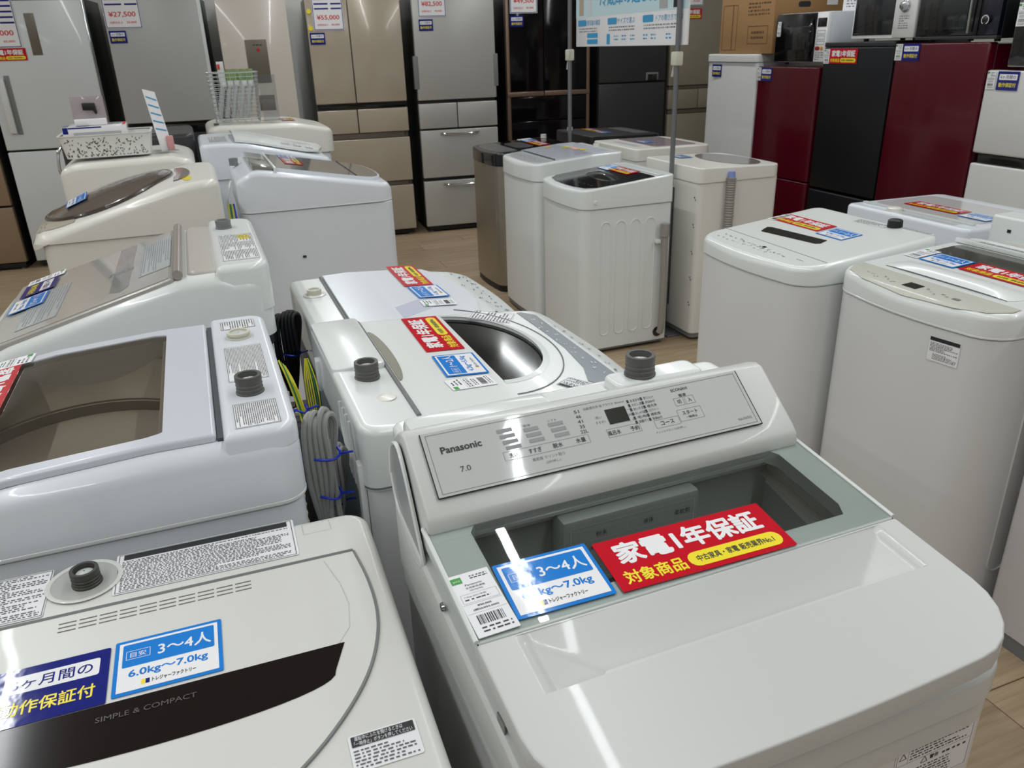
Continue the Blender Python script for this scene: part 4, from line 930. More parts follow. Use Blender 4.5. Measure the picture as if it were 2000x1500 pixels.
q = MB(); wp = oval(.002, 24); q.add([(x, y, z1(x, y) - .006) for x, y in wp], [tuple(range(len(wp)))]); q.build('window', glass('c1_window', (84, 86, 88), refl=.14, ior=1.5, rough=.08), C1, smooth=0)
wash_tub(C1, .03, -.02, .90, .205, mat('drum_dark', (52, 52, 54), .5))
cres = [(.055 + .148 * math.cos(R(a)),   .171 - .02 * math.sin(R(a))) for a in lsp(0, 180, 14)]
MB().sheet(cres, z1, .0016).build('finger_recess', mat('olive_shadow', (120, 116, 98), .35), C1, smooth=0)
pnl = MB(); pp = [(-.2, -.232), (.24, -.232), (.268, -.2), (.1, -.196), (-.19, -.17)]
pnl.sheet([(-.205, -.238), (.235, -.238), (.262, -.212), (.262, -.2), (.12, -.205), (0, -.206), (-.12, -.192), (-.19, -.168), (-.222, -.19)], z1, .0014); pc1 = pnl.build('control_panel', mat('panel_grey', (120, 124, 130), .22, coat=.3), C1, smooth=0)
glyphs(pc1, lambda x, y: z1(x, y) + .0016, [(-.19 + .03 * k, -.222 + .006 * (k % 3)) for k in range(14)], .011, WHTP, seed=8)
glyphs(C1, lambda x, y: z1(x, y) + .0006, [(-.19 + .042 * k, -.252) for k in range(9)], .012, INK, seed=9)
printed(C1, z1, -.212, -.145, .085, .05, 7, 35, head=.2, name='info_sticker', seed=31)
printed(C1, z1, .245, -.13, .075, .1, 9, -32, name='info_sticker', seed=32)
# ---------------------------------------------------------------- C2
C2 = washer('plain white washing machine with printed icons along its front edge, facing right', .4475, 2.02, 90)
body(C2, .515, .525, .80, STEELW, .035, .02)
zc2 = prof([(-.27, .878), (-.2, .895), (-.1, .91), (.1, .924), (.27, .924)])
q = MB(); cap(q, .53, .535, .80, zc2, .06, .03, .012, .014, ys=lsp(-.2, .24, 14), nx=4); q.build('top_deck', WHITE, C2); seamline(C2, .53, .535, .805, .06, .03, .012)
e2 = [(.245, .172), (.25, .1), (.25, -.02), (.245, -.12), (.2, -.15), (.1, -.178), (.004, -.184)]
lc2 = rows_sheet(MB(), e2, lambda x, y: zc2(x, y) + .005, .003, .008).build('lid', COOL, C2, smooth=20)
arc_line(C2, [(-.25, .178), (.25, .178)], lambda x, y: zc2(x, y) + .002, .004, MIDG, 'lid_hinge_gap')
inlet(C2, .085, .218, .925, .019, .016, mat('ivory_cap', (206, 204, 188)))
MB().lathe([(.03, 0), (.03, .002), (.026, .003)], 24, (.085, .218, .9245)).build('inlet_seat', WHITE, C2)
glyphs(C2, lambda x, y: zc2(x, y) + .001, [(.22 - .034 * k, -.205 - .012 * (k % 4)) for k in range(13)], .014, INK, seed=12)
glyphs(C2, lambda x, y: zc2(x, y) + .001, [(.2 - .04 * k, -.24) for k in range(10)], .012, INKG, seed=13)
MB().sheet([(-.135, .05), (-.06, -.045), (-.155, -.045), (-.23, .05)], lambda x, y: zc2(x, y) + .0082, .0004).build('film_sheet', mat('lilac_film', (206, 210, 228), .1, coat=.5), lc2, smooth=0)
# ---------------------------------------------------------------- C3: big white, grey glass top sloping to the right
C3 = washer('large white washing machine with grey glass top sloping down to the right', .45, 3.77, 90)
body(C3, .61, .64, .91, COOL, .04, .03)
zc3 = prof([(-.33, .965), (-.31, .985), (.15, 1.068), (.25, 1.082), (.33, 1.04)])
q = MB(); cap(q, .62, .65, .912, zc3, .07, .05, .01, .022, ys=lsp(-.24, .26, 16), nx=4, nfil=5); q.build('top_deck', COOL, C3); seamline(C3, .62, .65, .915, .07, .05, .01, WHITE)
GG3 = mat('grey_lid_glass', (142, 142, 138), .08, coat=.6)
e3 = [(.268, .158), (.272, .05), (.272, -.12), (.268, -.2), (.25, -.25), (.2, -.285), (.12, -.303), (.004, -.31)]
z3g = lambda x, y: zc3(x, y) + .010
lc3 = rows_sheet(MB(), e3, z3g, .004, .016).build('lid', COOL, C3, smooth=20)
rows_sheet(MB(), [(x - .012 if x > .1 else x, y + (.006 if y < -.2 else 0)) for x, y in e3], lambda x, y: z3g(x, y) + .0042, .001, .001).build('lid_glass', GG3, lc3, smooth=20)
arc_line(lc3, [(-.26, -.175), (.26, -.175)], lambda x, y: z3g(x, y) + .0055, .003, DARK, 'glass_seam')
q = MB(); q.xprism([(.165, 1.06), (.17, 1.084), (.25, 1.1), (.25, 1.06)][::-1], -.25, .27); hb = q.build('hinge_panel', mat('hinge_grey_gloss', (120, 118, 112), .12, coat=.5), C3, .004)
MB().box(-.3, .3, .158, .166, 1.03, 1.088).build('hinge_gap', WHITE, C3, .002)
inlet(C3, .1, .305, 1.062, .02, .03, MIDG)
MB().tube(ease([(-.08, .335, 1.02), (-.1, .36, .96), (-.1, .362, .9), (-.08, .335, .86)]), .005).build('drain_loop', WHITE, C3)
for x_, y_ in ((.0, 0),):
    MB().box(-.3105, -.3095, .085, .1, .705, .715).build('screw_hole', DARK, C3)
# ---------------------------------------------------------------- C4, C5
C4 = washer('white washing machine with printed curved lid, between the grey glass one and the wire basket', .345, 4.72, 90)
body(C4, .61, .64, .93, COOL, .04, .03)
zc4 = prof([(-.34, .97), (-.3, 1.0), (.1, 1.095), (.2, 1.105), (.33, 1.105)])
q = MB(); cap(q, .63, .66, .93, zc4, .07, .04, .01, .02, ys=lsp(-.24, .26, 16), nx=4); q.build('top_deck', COOL, C4)
e4 = [(.262, .155), (.268, .05), (.268, -.1), (.255, -.2), (.2, -.27), (.1, -.3), (.004, -.308)]
lc4 = rows_sheet(MB(), e4, lambda x, y: zc4(x, y) + .012 + .02 * (1 - (x / .28) ** 2), .004, .012).build('lid', WHITE, C4, smooth=30)
printed(C4, zc4, -.05, .235, .3, .09, 9, name='info_sticker', base=WHTP, seed=41)
for k in range(3): printed(lc4, lambda x, y: zc4(x, y) + .0165 + .02 * (1 - (x / .28) ** 2), -.19, -.1 - .06 * k, .05, .045, 3, name='lid_sticker', base=WHTP, ink=MIDG, seed=42 + k, frame=False)
C5 = washer('white washing machine with the wire basket standing on it', .455, 5.62, 90)
body(C5, .62, .7, .93, COOL, .04, .03)
zc5 = prof([(-.38, 1.06), (-.36, 1.07), (-.16, 1.112), (.3, 1.122), (.36, 1.11)])
q = MB(); cap(q, .65, .75, .93, zc5, .07, .06, .01, .03, ys=lsp(-.28, .3, 12), nx=4, nfil=5); q.build('top_deck', WARM, C5)
MB().box(-.225, -.17, .30, .33, 1.118, 1.1285).build('inlet_cover', mat('olive_cap', (70, 70, 60), .5), C5, .003)

# ---------------------------------------------------------------- right-hand group
def simple_top(o, w, d, zs, pts, m, rf=.06, rb=.03, bulge=.015, fil=.014, name='top_deck', nx=4):
    z = prof(pts); q = MB(); cap(q, w, d, zs, z, rf, rb, bulge, fil, ys=lsp(-d / 2 + .06, d / 2 - .04, 12), nx=nx, nfil=5); q.build(name, m, o); return z
def rib(o, w, y, z0, z1, wd, m, side=1, name='side_rib'):
    q = MB(); pts = [(y + wd / 2 * math.cos(R(a)), (z1 if a <= 180 else z0) + wd / 2 * math.sin(R(a))) for a in list(range(0, 181, 20)) + list(range(180, 361, 20))]
    q.tube([(side * w / 2, a, b) for a, b in pts] + [(side * w / 2, pts[0][0], pts[0][1])], .0028, 6); return q.build(name, m, o)
R1 = washer('white washing machine with narrow black slot window and red tag in the right group', 1.8025, 2.02, -90)
body(R1, .542, .517, .856, STEELW, .085, .04, .016)
zR1 = simple_top(R1, .545, .52, .858, [(-.28, .9), (-.26, .91), (.26, .958)], WHITE, .085, .04, .016, .016); seamline(R1, .545, .52, .86, .085, .04, .016, GREYW)
arc_line(R1, [(-.262, -.142), (.255, -.158)], lambda x, y: zR1(x, y) + .0002, .0011, INKG, 'lid_seam')
MB().sheet([(.085, -.058), (.096, -.045), (.084, -.01), (-.16, -.03), (-.172, -.038), (-.15, -.08), (-.14, -.084)], zR1, .0012).build('slot_window', BLACK, R1, smooth=0)
MB().lathe([(.0235, 0), (.0225, .02), (.018, .0235), (.001, .0245)], 24, (.107, .235, .956), cap=False).build('inlet_cap', BLKM, R1)
glyphs(R1, lambda x, y: zR1(x, y) + .0006, [(-.19 + .026 * k, -.19 + .006 * (k % 2) - .0015 * k) for k in range(13)], .013, INKG, seed=15)
glyphs(R1, lambda x, y: zR1(x, y) + .0006, [(-.2 + .028 * k, -.215) for k in range(10)], .010, INKG, seed=16)
bar(MB(), 0, 0, .015, .011, 0, frame=surf(zR1, .008, -.187, 0, .001)).build('display', BLACK, R1, smooth=0)
printed(R1, zR1, .03, .215, .13, .035, 4, 2, name='info_sticker', base=WHITE, ink=INKG, frame=False, seed=51)
q = MB(); fine_print(q, -.015, .015, -.003, .003, 1, 0, frame=surf(zR1, .185, -.195, 0, .0008)); q.build('emblem', INKG, R1, smooth=0, kind='stuff'); printed(R1, zR1, .19, .243, .12, .014, 2, name='rear_marks', base=WHITE, ink=INKG, frame=False, seed=52)
rib(R1, .543, .12, .2, .72, .2, GREYW)
R2 = washer('white washing machine with folded handle lid, display and black-headed sticker, right group', 1.905, 1.47, -90)
body(R2, .527, .532, .854, STEELW, .085, .04, .018)
zR2 = simple_top(R2, .53, .535, .856, [(-.285, .9), (-.262, .915), (.27, .948)], WHITE, .085, .04, .018, .016); seamline(R2, .53, .535, .859, .085, .04, .018, WHITE)
q = MB(); e_ = [(.248, -.172), (.25, -.2), (.22, -.245), (.15, -.268), (.004, -.278)]
pR2 = rows_sheet(MB(), e_, lambda x, y: zR2(x, y) + .0008, .0014, .001).build('control_panel', mat('panel_cream', (204, 203, 192), .22, coat=.4), R2, smooth=20)
bar(MB(), 0, 0, .045, .034, 0, frame=surf(zR2, -.016, -.226, 0, .0032)).build('display', BLACK, pR2, smooth=0)
bar(MB(), 0, 0, .02, .012, 0, frame=surf(zR2, .118, -.227, 0, .0032)).build('start_button', MIDG, pR2, smooth=0)
glyphs(pR2, lambda x, y: zR2(x, y) + .003, [(-.17 + .02 * k, -.225 - .008 * (k % 3)) for k in range(6)] + [(.03 + .016 * k, -.222 - .008 * (k % 3)) for k in range(5)], .010, INKG, seed=18)
hump = lambda x, y: zR2(x, y) + .001 + .014 * max(0, 1 - ((y + .105) / .045) ** 2) * max(0, 1 - (x / .205) ** 4)
rows_sheet(MB(), [(.205, -.062), (.205, -.08), (.205, -.095), (.205, -.105), (.205, -.118), (.2, -.13), (.19, -.145)], hump, .0004, .002, 14).build('fold_handle', WHITE, R2, smooth=40)
MB().sheet(rrect(.46, .185, .02, 4, .01, .07), zR2, .001).build('lid_window', mat('dark_smoke', (70, 68, 62), .15, coat=.4), R2, smooth=0)
MB().box(-.245, .255, .168, .186, .944, .958).build('rear_bar', WHITE, R2, .003); printed(R2, lambda x, y: .9585, .02, .177, .4, .012, 2, name='rear_marks', base=WHITE, frame=False, seed=53)
cf = upright(.125, -.2635, .80); cf = Matrix.Translation((.148, -.2728, .80)) @ Matrix.Rotation(R(9.3), 4, 'Z') @ Matrix.Rotation(R(90), 4, 'X')
s = MB(); s.add([tuple(cf @ Vector((x, y, .0))) for x, y in rrect(.08, .062, .003, 3)], [tuple(range(16))]); cs = s.build('caution_sticker', WHTP, R2, smooth=0)
q = MB(); bar(q, 0, .026, .077, .0095, .0006, frame=cf); fine_print(q, -.036, .036, -.006, .018, 7, .0006, frame=cf); fine_print(q, -.026, .036, -.026, -.01, 5, .0006, frame=cf); q.build('caution_print', INK, cs, smooth=0, kind='stuff')
MB().lathe([(.007, 0), (.006, .004), (.001, .005)], 14, cap=False).build('side_button', WHITE, R2).matrix_local = Matrix.Translation((.2645, -.14, .875)) @ Matrix.Rotation(R(90), 4, 'Y')
rib(R2, .528, -.06, .2, .72, .07, STEELW); rib(R2, .528, .09, .2, .74, .07, STEELW)
R3 = washer('white washing machine lying low behind the slot window one, facing away right', 2.575, 2.14, 90)
body(R3, .54, .53, .84, STEELW, .04, .03)
zR3 = simple_top(R3, .55, .55, .84, [(-.28, .9), (-.2, .92), (.28, .926)], COOL, .06, .03, .012)
MB().sheet(rrect(.46, .3, .03, 4, 0, .03), zR3, .004).build('lid', mat('pale_lid', (204, 204, 204), .12, coat=.4), R3, smooth=0)
MB().box(-.24, .25, .195, .212, .915, .932).build('hinge_strip', GREYW, R3, .002)
MB().lathe([(.028, 0), (.026, .012), (.018, .016), (.001, .016)], 24, (.071, .235, .925), cap=False).build('inlet_cap', WARM, R3)
MB().sheet([(-.2, .215), (.04, .215), (.04, .255), (-.2, .255)], zR3, .0008).build('rear_sticker', mat('pale_sticker', (186, 188, 190), .3), R3, smooth=0)
q = MB(); [q.lathe([(.012, 0), (.011, .002)], 10, (-.05 - .06 * k, -.1, .923)) for k in range(3)]; q.build('key_dots', INKG, R3, kind='stuff')
R4 = washer('white washing machine showing its raised back panel at the right edge', 2.53, 1.49, 90)
body(R4, .54, .52, .84, STEELW, .04, .03)
zR4 = simple_top(R4, .55, .54, .84, [(-.28, .89), (.28, .92)], WHITE, .06, .03, .012)
q = MB(); cap(q, .55, .1, .91, lambda x, y: 1.0, .01, .02, 0, .008, nx=2, cy=.217); bp = q.build('raised_back', WHITE, R4)
MB().box(-.2, .2, .2665, .27, .885, .93).build('back_ledge', WARM, R4, .002)
MB().box(.195, .207, .2668, .2685, .955, .965).build('screw_hole', DARK, bp)
R5 = washer('white washing machine wrapped in clear film, cut by the right edge', 2.075, .875, -90)
q = MB(); cap(q, .58, .56, .045, lambda x, y: .99, .012, .02, 0, .006, nx=2); q.build('cabinet', mat('grey_white_steel', (206, 204, 204), .35), R5)
q = MB(); cap(q, .575, .555, .0, lambda x, y: .046, .012, .02, 0, .001, nx=2, nfil=1); q.build('base_skirt', MIDG, R5)
rdw = random.Random(4); q = MB()
for k in range(7):
    z_ = .66 + .035 * k; q.tube(ease([(-.28 + .05 * j, -.2815, z_ + rdw.uniform(-.012, .012)) for j in range(12)], 3), .0022, 5)
q.build('film_wrinkles', CLEAR, R5, kind='stuff')

# ---------------------------------------------------------------- middle group
RB = washer('white washing machine with black glass lid and four embossed side ribs', 1.96, 3.76, -90)
body(RB, .51, .51, .765, WHITE, .05, .02, .01, zb=.03)
zRB = simple_top(RB, .52, .52, .767, [(-.27, .85), (-.25, .86), (.26, .905)], WHITE, .06, .025, .012, .01); seamline(RB, .52, .52, .769, .06, .025, .012, GREYW)
bl = [(.24, .155), (.245, .0), (.24, -.17), (.2, -.215), (.1, -.236), (.004, -.24)]
lr = rows_sheet(MB(), bl, lambda x, y: zRB(x, y) + .001, .002, .003).build('lid', BLACK, RB, smooth=20)
glyphs(lr, lambda x, y: zRB(x, y) + .0034, [(-.18 + .04 * k, -.17) for k in range(10)], .014, INKG, seed=61)
hr = lambda x, y: zRB(x, y) + .003 + .02 * max(0, 1 - (x / .17) ** 2 - ((y + .02) / .05) ** 2)
q = MB(); rows_sheet(q, [(.03, .03), (.1, .022), (.15, .005), (.17, -.02), (.15, -.045), (.1, -.062), (.03, -.07)], hr, .0005, .001, 10); q.build('lid_bump', BLACK, lr, smooth=40)
MB().box(-.24, .24, .17, .21, .895, .905).build('rear_grille', GREYW, RB, .003)
for k in range(4): rib(RB, .512, -.125 + .085 * k, .13, .67, .055, WHITE)
dh = MB().tube(ease([(.275, .2, .075), (.282, .205, .12), (.285, .205, .3), (.286, .202, .5), (.286, .2, .64)]), .018, 12).build('drain_hose', mat('grey_hose', (150, 146, 140), .5), RB)
MB().tube([(.286, .2, .60), (.286, .2, .625), (.286, .2, .665)], .023, 12).build('hose_end', mat('grey_hose', (150, 146, 140)), dh)
MB().lathe([(.028, 0), (.026, .004)], 20).build('hose_port', BLACK, RB).matrix_local = Matrix.Translation((.2565, .198, .075)) @ Matrix.Rotation(R(90), 4, 'Y')
MB().box(.256, .285, .155, .18, .565, .585).build('hose_clip', WHITE, RB, .003)
MB().lathe([(.01, 0), (.008, .005)], 14).build('side_button', WHITE, RB).matrix_local = Matrix.Translation((.26, -.185, .80)) @ Matrix.Rotation(R(90), 4, 'Y')
W1 = washer('white washing machine with small yellow and pink lid stickers beside the ribbed one', 1.975, 4.36, -90)
body(W1, .53, .54, .82, WHITE, .05, .02, .012)
zW1 = simple_top(W1, .54, .55, .822, [(-.29, .90), (-.27, .915), (.1, .945), (.28, .95)], WHITE, .06, .03, .014, .012); seamline(W1, .54, .55, .825, .06, .03, .014, GREYW)
rows_sheet(MB(), [(.24, .2), (.25, .1), (.25, -.05), (.245, -.14)], lambda x, y: zW1(x, y) + .006, .004, .012).build('lid', mat('lilac_white', (210, 214, 224), .2, coat=.3), W1, smooth=20)
pW = rows_sheet(MB(), [(.235, -.155), (.235, -.2), (.2, -.24), (.1, -.258), (.004, -.262)], zW1, .0015, .002).build('control_panel', mat('panel_pale_grey', (176, 178, 180), .3), W1, smooth=20)
glyphs(pW, lambda x, y: zW1(x, y) + .0018, [(-.2 + .036 * k, -.2 - .01 * (k % 2)) for k in range(12)], .016, INKG, seed=63)
inlet(W1, -.013, .244, .95, .02, .018, WARM)
for x_, y_, w_, m_ in ((-.18, 0, .03, YELP), (-.07, .07, .05, YELP), (.02, .085, .09, mat('salmon_sticker', (238, 170, 150), .4)), (.1, .1, .05, YELP)): bar(MB(), 0, 0, w_, .04, 0, frame=surf(zW1, x_, y_, 0, .0115)).build('lid_sticker', m_, W1, smooth=0)
SS = washer('washing machine with stainless steel sides and black top', 2.0, 5.04, -90)
q = MB(); cap(q, .52, .53, .045, lambda x, y: .82, .07, .03, .012, .002, nx=2, nfil=1); q.build('cabinet', STEEL, SS)
q = MB(); cap(q, .51, .52, .0, lambda x, y: .046, .07, .03, .012, .001, nx=2, nfil=1); q.build('base_skirt', BLKM, SS)
zSS = simple_top(SS, .535, .54, .82, [(-.28, .892), (-.26, .9), (.28, .925)], BLACK, .08, .03, .014, .012)
pS = rows_sheet(MB(), [(.22, -.11), (.23, -.18), (.2, -.23), (.1, -.252), (.004, -.258)], zSS, .0015, .002).build('control_panel', mat('panel_dark_grey', (92, 92, 92), .35), SS, smooth=20)
glyphs(pS, lambda x, y: zSS(x, y) + .0018, [(-.2 + .04 * k, -.16 - .02 * (k % 3)) for k in range(11)], .016, INK, seed=65)
MB().sheet(rrect(.3, .12, .05, 5, .03, -.03), zSS, .006).build('lid_handle', BLKM, SS, smooth=0)
inlet(SS, -.19, .245, .925, .02, .022, WARM)
W4 = washer('off-white washing machine with ribbed grey hose and punched back, facing away right', 2.585, 3.73, 90)
body(W4, .54, .49, .85, WARM, .03, .03)
zW4 = simple_top(W4, .55, .5, .85, [(-.25, .912), (.25, .925)], WARM, .05, .03, .01, .008)
MB().box(-.04, .2, .2465, .249, .15, .8).build('back_opening', mat('dark_teal_back', (50, 64, 66), .5), W4)
q = MB()
for k in range(5):
    for dx_ in (0, .008): q.box(-.245 + dx_, -.24 + dx_, .2462, .2475, .2 + .14 * k + dx_ * 1.5, .207 + .14 * k + dx_ * 1.5)
q.build('punched_holes', DARK, W4, kind='stuff')
hp = [(-.295, .075, .16), (-.296, .075, .4), (-.294, .072, .65), (-.292, .07, .87)]
MB().tube(ease(hp, 40), lambda t: .021 + (.004 if int(t * 110) % 2 else 0), 12).build('drain_hose', mat('grey_hose', (150, 146, 140)), W4)
MB().lathe([(.018, 0), (.016, .03)], 12, (-.292, .07, .87)).build('hose_plug', mat('pale_blue_plug', (130, 150, 210), .4), W4)
MB().sheet([(-.15 + .3 * math.cos(R(a)) * .8 + .15, -.1 + .13 * math.sin(R(a))) for a in range(0, 360, 15)], zW4, .003).build('lid_window', mat('grey_smoke', (128, 126, 124), .15, coat=.4), W4, smooth=0)
W5 = washer('off-white washing machine with pinkish lid cover behind the sticker one, facing away right', 2.69, 4.55, 90)
body(W5, .56, .52, .86, WARM, .03, .03)
zW5 = simple_top(W5, .57, .53, .86, [(-.27, .925), (.27, .93)], WARM, .05, .03, .01, .01)
MB().sheet(rrect(.48, .3, .03, 4, 0, -.04), zW5, .004).build('lid', mat('pinkish_film', (176, 160, 166), .12, coat=.5), W5, smooth=0)
MB().sheet(rrect(.3, .05, .01, 3, -.02, .18), zW5, .002).build('rear_sticker', mat('pale_sticker', (186, 188, 190)), W5, smooth=0)
B2 = washer('low black washing machine behind the left pole of the sign stand, facing away right', 2.73, 5.22, 90)
body(B2, .55, .54, .86, BLKM, .03, .03)
zB2 = simple_top(B2, .56, .55, .86, [(-.28, .93), (.28, .945)], BLKM, .05, .03, .01, .01)
MB().sheet(rrect(.42, .12, .02, 4, 0, -.17), zB2, .003).build('control_panel', mat('panel_dark_grey', (92, 92, 92)), B2, smooth=0)
inlet(B2, .169, .21, .945, .02, .02, WARM)
# ================================================================ tags lying on the machines
def on(o, zf, x, y, ang=0, lift=.0012): return surf(zf, x, y, ang, lift)
warranty_tag(P, on(P, gz, .013, -.013, -1.5, .0018), 'large red one-year warranty tag on the clear window lid in the foreground')
capacity_tag(P, on(P, gz, -.168, -.005, -1.5, .0018), 'blue 3 to 4 person capacity tag on the clear window lid')
item_label(P, on(P, gz, -.252, -.007, 1.5, .0018), 'white price label with green corner and barcode on the clear window lid', detail=2)
capacity_tag(S, on(S, sz, .014, .064, 0, .0032), 'blue 3 to 4 person capacity tag on the cream washer')
service_tag(S, on(S, sz, -.107, .060, 0, .0032), 'navy guarantee tag with yellow lettering on the cream washer')
warranty_tag(C1, on(C1, z1, .156, .041, -1), 'red warranty tag on the oval window washer'); capacity_tag(C1, on(C1, z1, -.048, .041, -2, .0018), 'blue 1 to 2 person capacity tag on the oval window washer', '1〜2人', '4.2kg〜5.5kg')
item_label(C1, on(C1, z1, -.143, .05, 4), 'white barcode label on the oval window washer', .05, .088)
zt2 = lambda x, y: zc2(x, y) + .009
warranty_tag(C2, on(C2, zt2, .165, -.062), 'red warranty tag on the plain washer behind the oval window one'); capacity_tag(C2, on(C2, zt2, -.014, -.07, 2), 'blue capacity tag on the plain washer behind the oval window one', '1〜2人', '4.2kg〜5.5kg')
item_label(C2, on(C2, zt2, -.125, -.066), 'white item label on the plain washer behind the oval window one', .05, .088)
warranty_tag(L2, on(L2, z2, -.125, -.176, 0, .0022), 'red warranty tag on the smoky window at the left edge'); item_label(L2, on(L2, z2, -.252, -.165, -3, .0025), 'white item label beside the red tag at the left edge')
ztl3 = lambda x, y: z3l(x, y) + .003
service_tag(L3, on(L3, ztl3, -.155, -.215), 'navy guarantee tag on the glossy greige lid'); capacity_tag(L3, on(L3, ztl3, -.02, -.222), 'blue capacity tag on the glossy greige lid', '4〜5人', '8.0kg〜9.0kg'); item_label(L3, on(L3, ztl3, -.245, -.21), 'white item label on the glossy greige lid')
capacity_tag(L4, on(L4, lambda x, y: dome(x, y) + .003,   .07, -.2, 0), 'blue capacity tag on the brown oval lid', '4〜5人', '8.0kg〜9.0kg')
zt3 = lambda x, y: z3g(x, y) + .0056
warranty_tag(C3, on(C3, zt3, .03, .06, 0), 'red warranty tag on the sloping grey glass lid'); capacity_tag(C3, on(C3, zt3, .21, .06, 0), 'blue capacity tag on the sloping grey glass lid', '5〜6人', '9.0kg〜10kg')
warranty_tag(R1, on(R1, zR1, -.13, .075), 'red warranty tag on the slot window washer'); capacity_tag(R1, on(R1, zR1, .056, .06), 'blue capacity tag on the slot window washer', '1〜2人', '4.2kg〜5.5kg'); item_label(R1, on(R1, zR1, -.238, .068), 'white item label on the slot window washer', .036, .085)
warranty_tag(R2, on(R2, zR2, .06, .012, 0, .002), 'red warranty tag on the folded handle washer'); capacity_tag(R2, on(R2, zR2, -.124, .006, 0, .002), 'blue capacity tag on the folded handle washer', '1〜2人', '4.2kg〜5.5kg'); item_label(R2, on(R2, zR2, -.212, .01, 0, .002), 'white item label on the folded handle washer')
zt = lambda x, y: zR3(x, y) + .005
warranty_tag(R3, on(R3, zt, .03, .075, 180), 'red warranty tag on the low washer behind the slot window one'); capacity_tag(R3, on(R3, zt, -.165, .09, 180), 'blue capacity tag on the low washer behind the slot window one', '3〜4人')
zt = lambda x, y: zRB(x, y) + .004
capacity_tag(RB, on(RB, zt, -.16, .105), 'blue capacity tag on the black glass lid'); warranty_tag(RB, on(RB, zt, -.02, .115), 'red warranty tag on the black glass lid')
item_label(SS, on(SS, zSS, -.235, .12), 'white item label on the stainless and black washer'); capacity_tag(SS, on(SS, zSS, -.15, .12), 'blue capacity tag on the stainless and black washer'); warranty_tag(SS, on(SS, zSS, .03, .11), 'red warranty tag on the stainless and black washer')
zt = lambda x, y: zW5(x, y) + .005
capacity_tag(W5, on(W5, zt, .0, .04, 180), 'blue capacity tag on the pinkish lid cover')
zt = lambda x, y: zW4(x, y) + .0025
capacity_tag(W4, on(W4, zt, .17, .08, 180), 'blue capacity tag on the off-white washer with ribbed hose')
warranty_tag(B2, on(B2, zB2, .13, .06, 180), 'red warranty tag on the low black washer'); capacity_tag(B2, on(B2, zB2, -.06, .06, 180), 'blue capacity tag on the low black washer')

# ================================================================ patterned basket and its contents on the washer with basket
def u2w(u, v): return G(u, v)
BW = mat('basket_white', (226, 226, 222), .4)
bx_, by_ = G(-.385, 4.36)
bk = thing('plastic_basket', 'white plastic basket with cut-out leaf pattern holding small boxes', 'basket', (bx_, by_, 1.098), GY)
bw, bdp, bh = .36, .24, .095
def wallring(w, d, z): return [(x, y, z) for x, y in rrect(w, d, .03, 4)]
q = MB(); q.loft([wallring(bw, bdp, 0), wallring(bw + .03, bdp + .03, bh), wallring(bw + .024, bdp + .024, bh), wallring(bw - .006, bdp - .006, .004)], True, True); q.build('basket_body', BW, bk)
q = MB(); q.loft([wallring(bw + .03, bdp + .03, bh), wallring(bw + .04, bdp + .04, bh + .004), wallring(bw + .04, bdp + .04, bh + .008), wallring(bw + .02, bdp + .02, bh + .006)], False, False); q.build('rim', BW, bk)
rdb = random.Random(9); q = MB()
for k in range(150):
    z_ = .008 + .078 * rdb.random() ** 1.3; x_ = rdb.uniform(-.17, .17); t_ = z_ / bh; yy = -(bdp / 2 + .015 * t_) - .0012
    a = rdb.choice((-1, 1)) * rdb.uniform(30, 70); l_ = rdb.uniform(.004, .009); w_ = rdb.uniform(.0016, .0028); ca, sa = math.cos(R(a)), math.sin(R(a))
    q.add([(x_ + l_ * c * ca - w_ * s_ * sa, yy, z_ + l_ * c * sa + w_ * s_ * ca) for c, s_ in ((-1, 0), (0, -1), (1, 0), (0, 1))], [(0, 1, 2, 3)])
q.build('leaf_cutouts', mat('cutout_shadow', (70, 68, 66), .6), bk, smooth=0, kind='stuff')
x_, y_ = G(-.425, 4.355)
pb = thing('product_box', 'long white product box with navy and red print inside the patterned basket', 'box', (x_, y_, 1.098 + .088), GY + 1)
MB().box(-.135, .135, -.095, .095, 0, .05).build('carton', WHTP, pb, .002)
q = MB(); q.rect(-.134, -.11, -.094, .06, .0506); q.rect(-.134, -.02, -.094, -.085, .0506); q.build('navy_print', NAVYP, pb, smooth=0, kind='stuff')
q = MB(); q.rect(.118, .131, -.094, .09, .0506); q.rect(.0, .02, -.05, -.02, .0506); q.build('red_print', REDT, pb, smooth=0, kind='stuff')
q = MB(); fine_print(q, .04, .11, -.06, .05, 6, .0507); q.build('print', INKG, pb, smooth=0, kind='stuff')
fb = upright(0, -.0958, 0); q = MB(); bar(q, -.122, .034, .022, .028, 0, frame=fb); bar(q, -.04, .044, .14, .006, 0, frame=fb); q.build('navy_stripe', NAVYP, pb, smooth=0, kind='stuff')
bar(MB(), .01, .014, .2, .02, 0, frame=fb).build('grey_panel', mat('pale_sticker', (186, 188, 190)), pb, smooth=0)
x_, y_ = G(-.43, 4.30)
bc = thing('blister_pack', 'clear blister pack with a small black adapter on the product box', 'package', (x_, y_, 1.238), GY + 2)
MB().box(-.072, .062, -.03, .03, 0, .028).build('white_base', WHTP, bc, .003)
q = MB(); q.box(-.075, .065, .02, .024, .026, .125); q.build('backing_card', glass('pinkish_clear', (236, 226, 230), diffuse=.35, dcol=(214, 204, 208)), bc, .002)
MB().prism([(-.028, .02), (.012, .018), (.022, .0), (.03, .004), (.026, .05), (-.028, .052)], 0, .022).build('adapter', BLKM, bc, .003).matrix_local = Matrix.Translation((0, .018, .045)) @ Matrix.Rotation(R(90), 4, 'X')
MB().tube(ease([(.022, .006, .075), (.04, .004, .085), (.046, .004, .07), (.03, .006, .058)]), .0018, 5).build('cord_loop', CORDG, bc)
x_, y_ = G(-.13, 4.33)
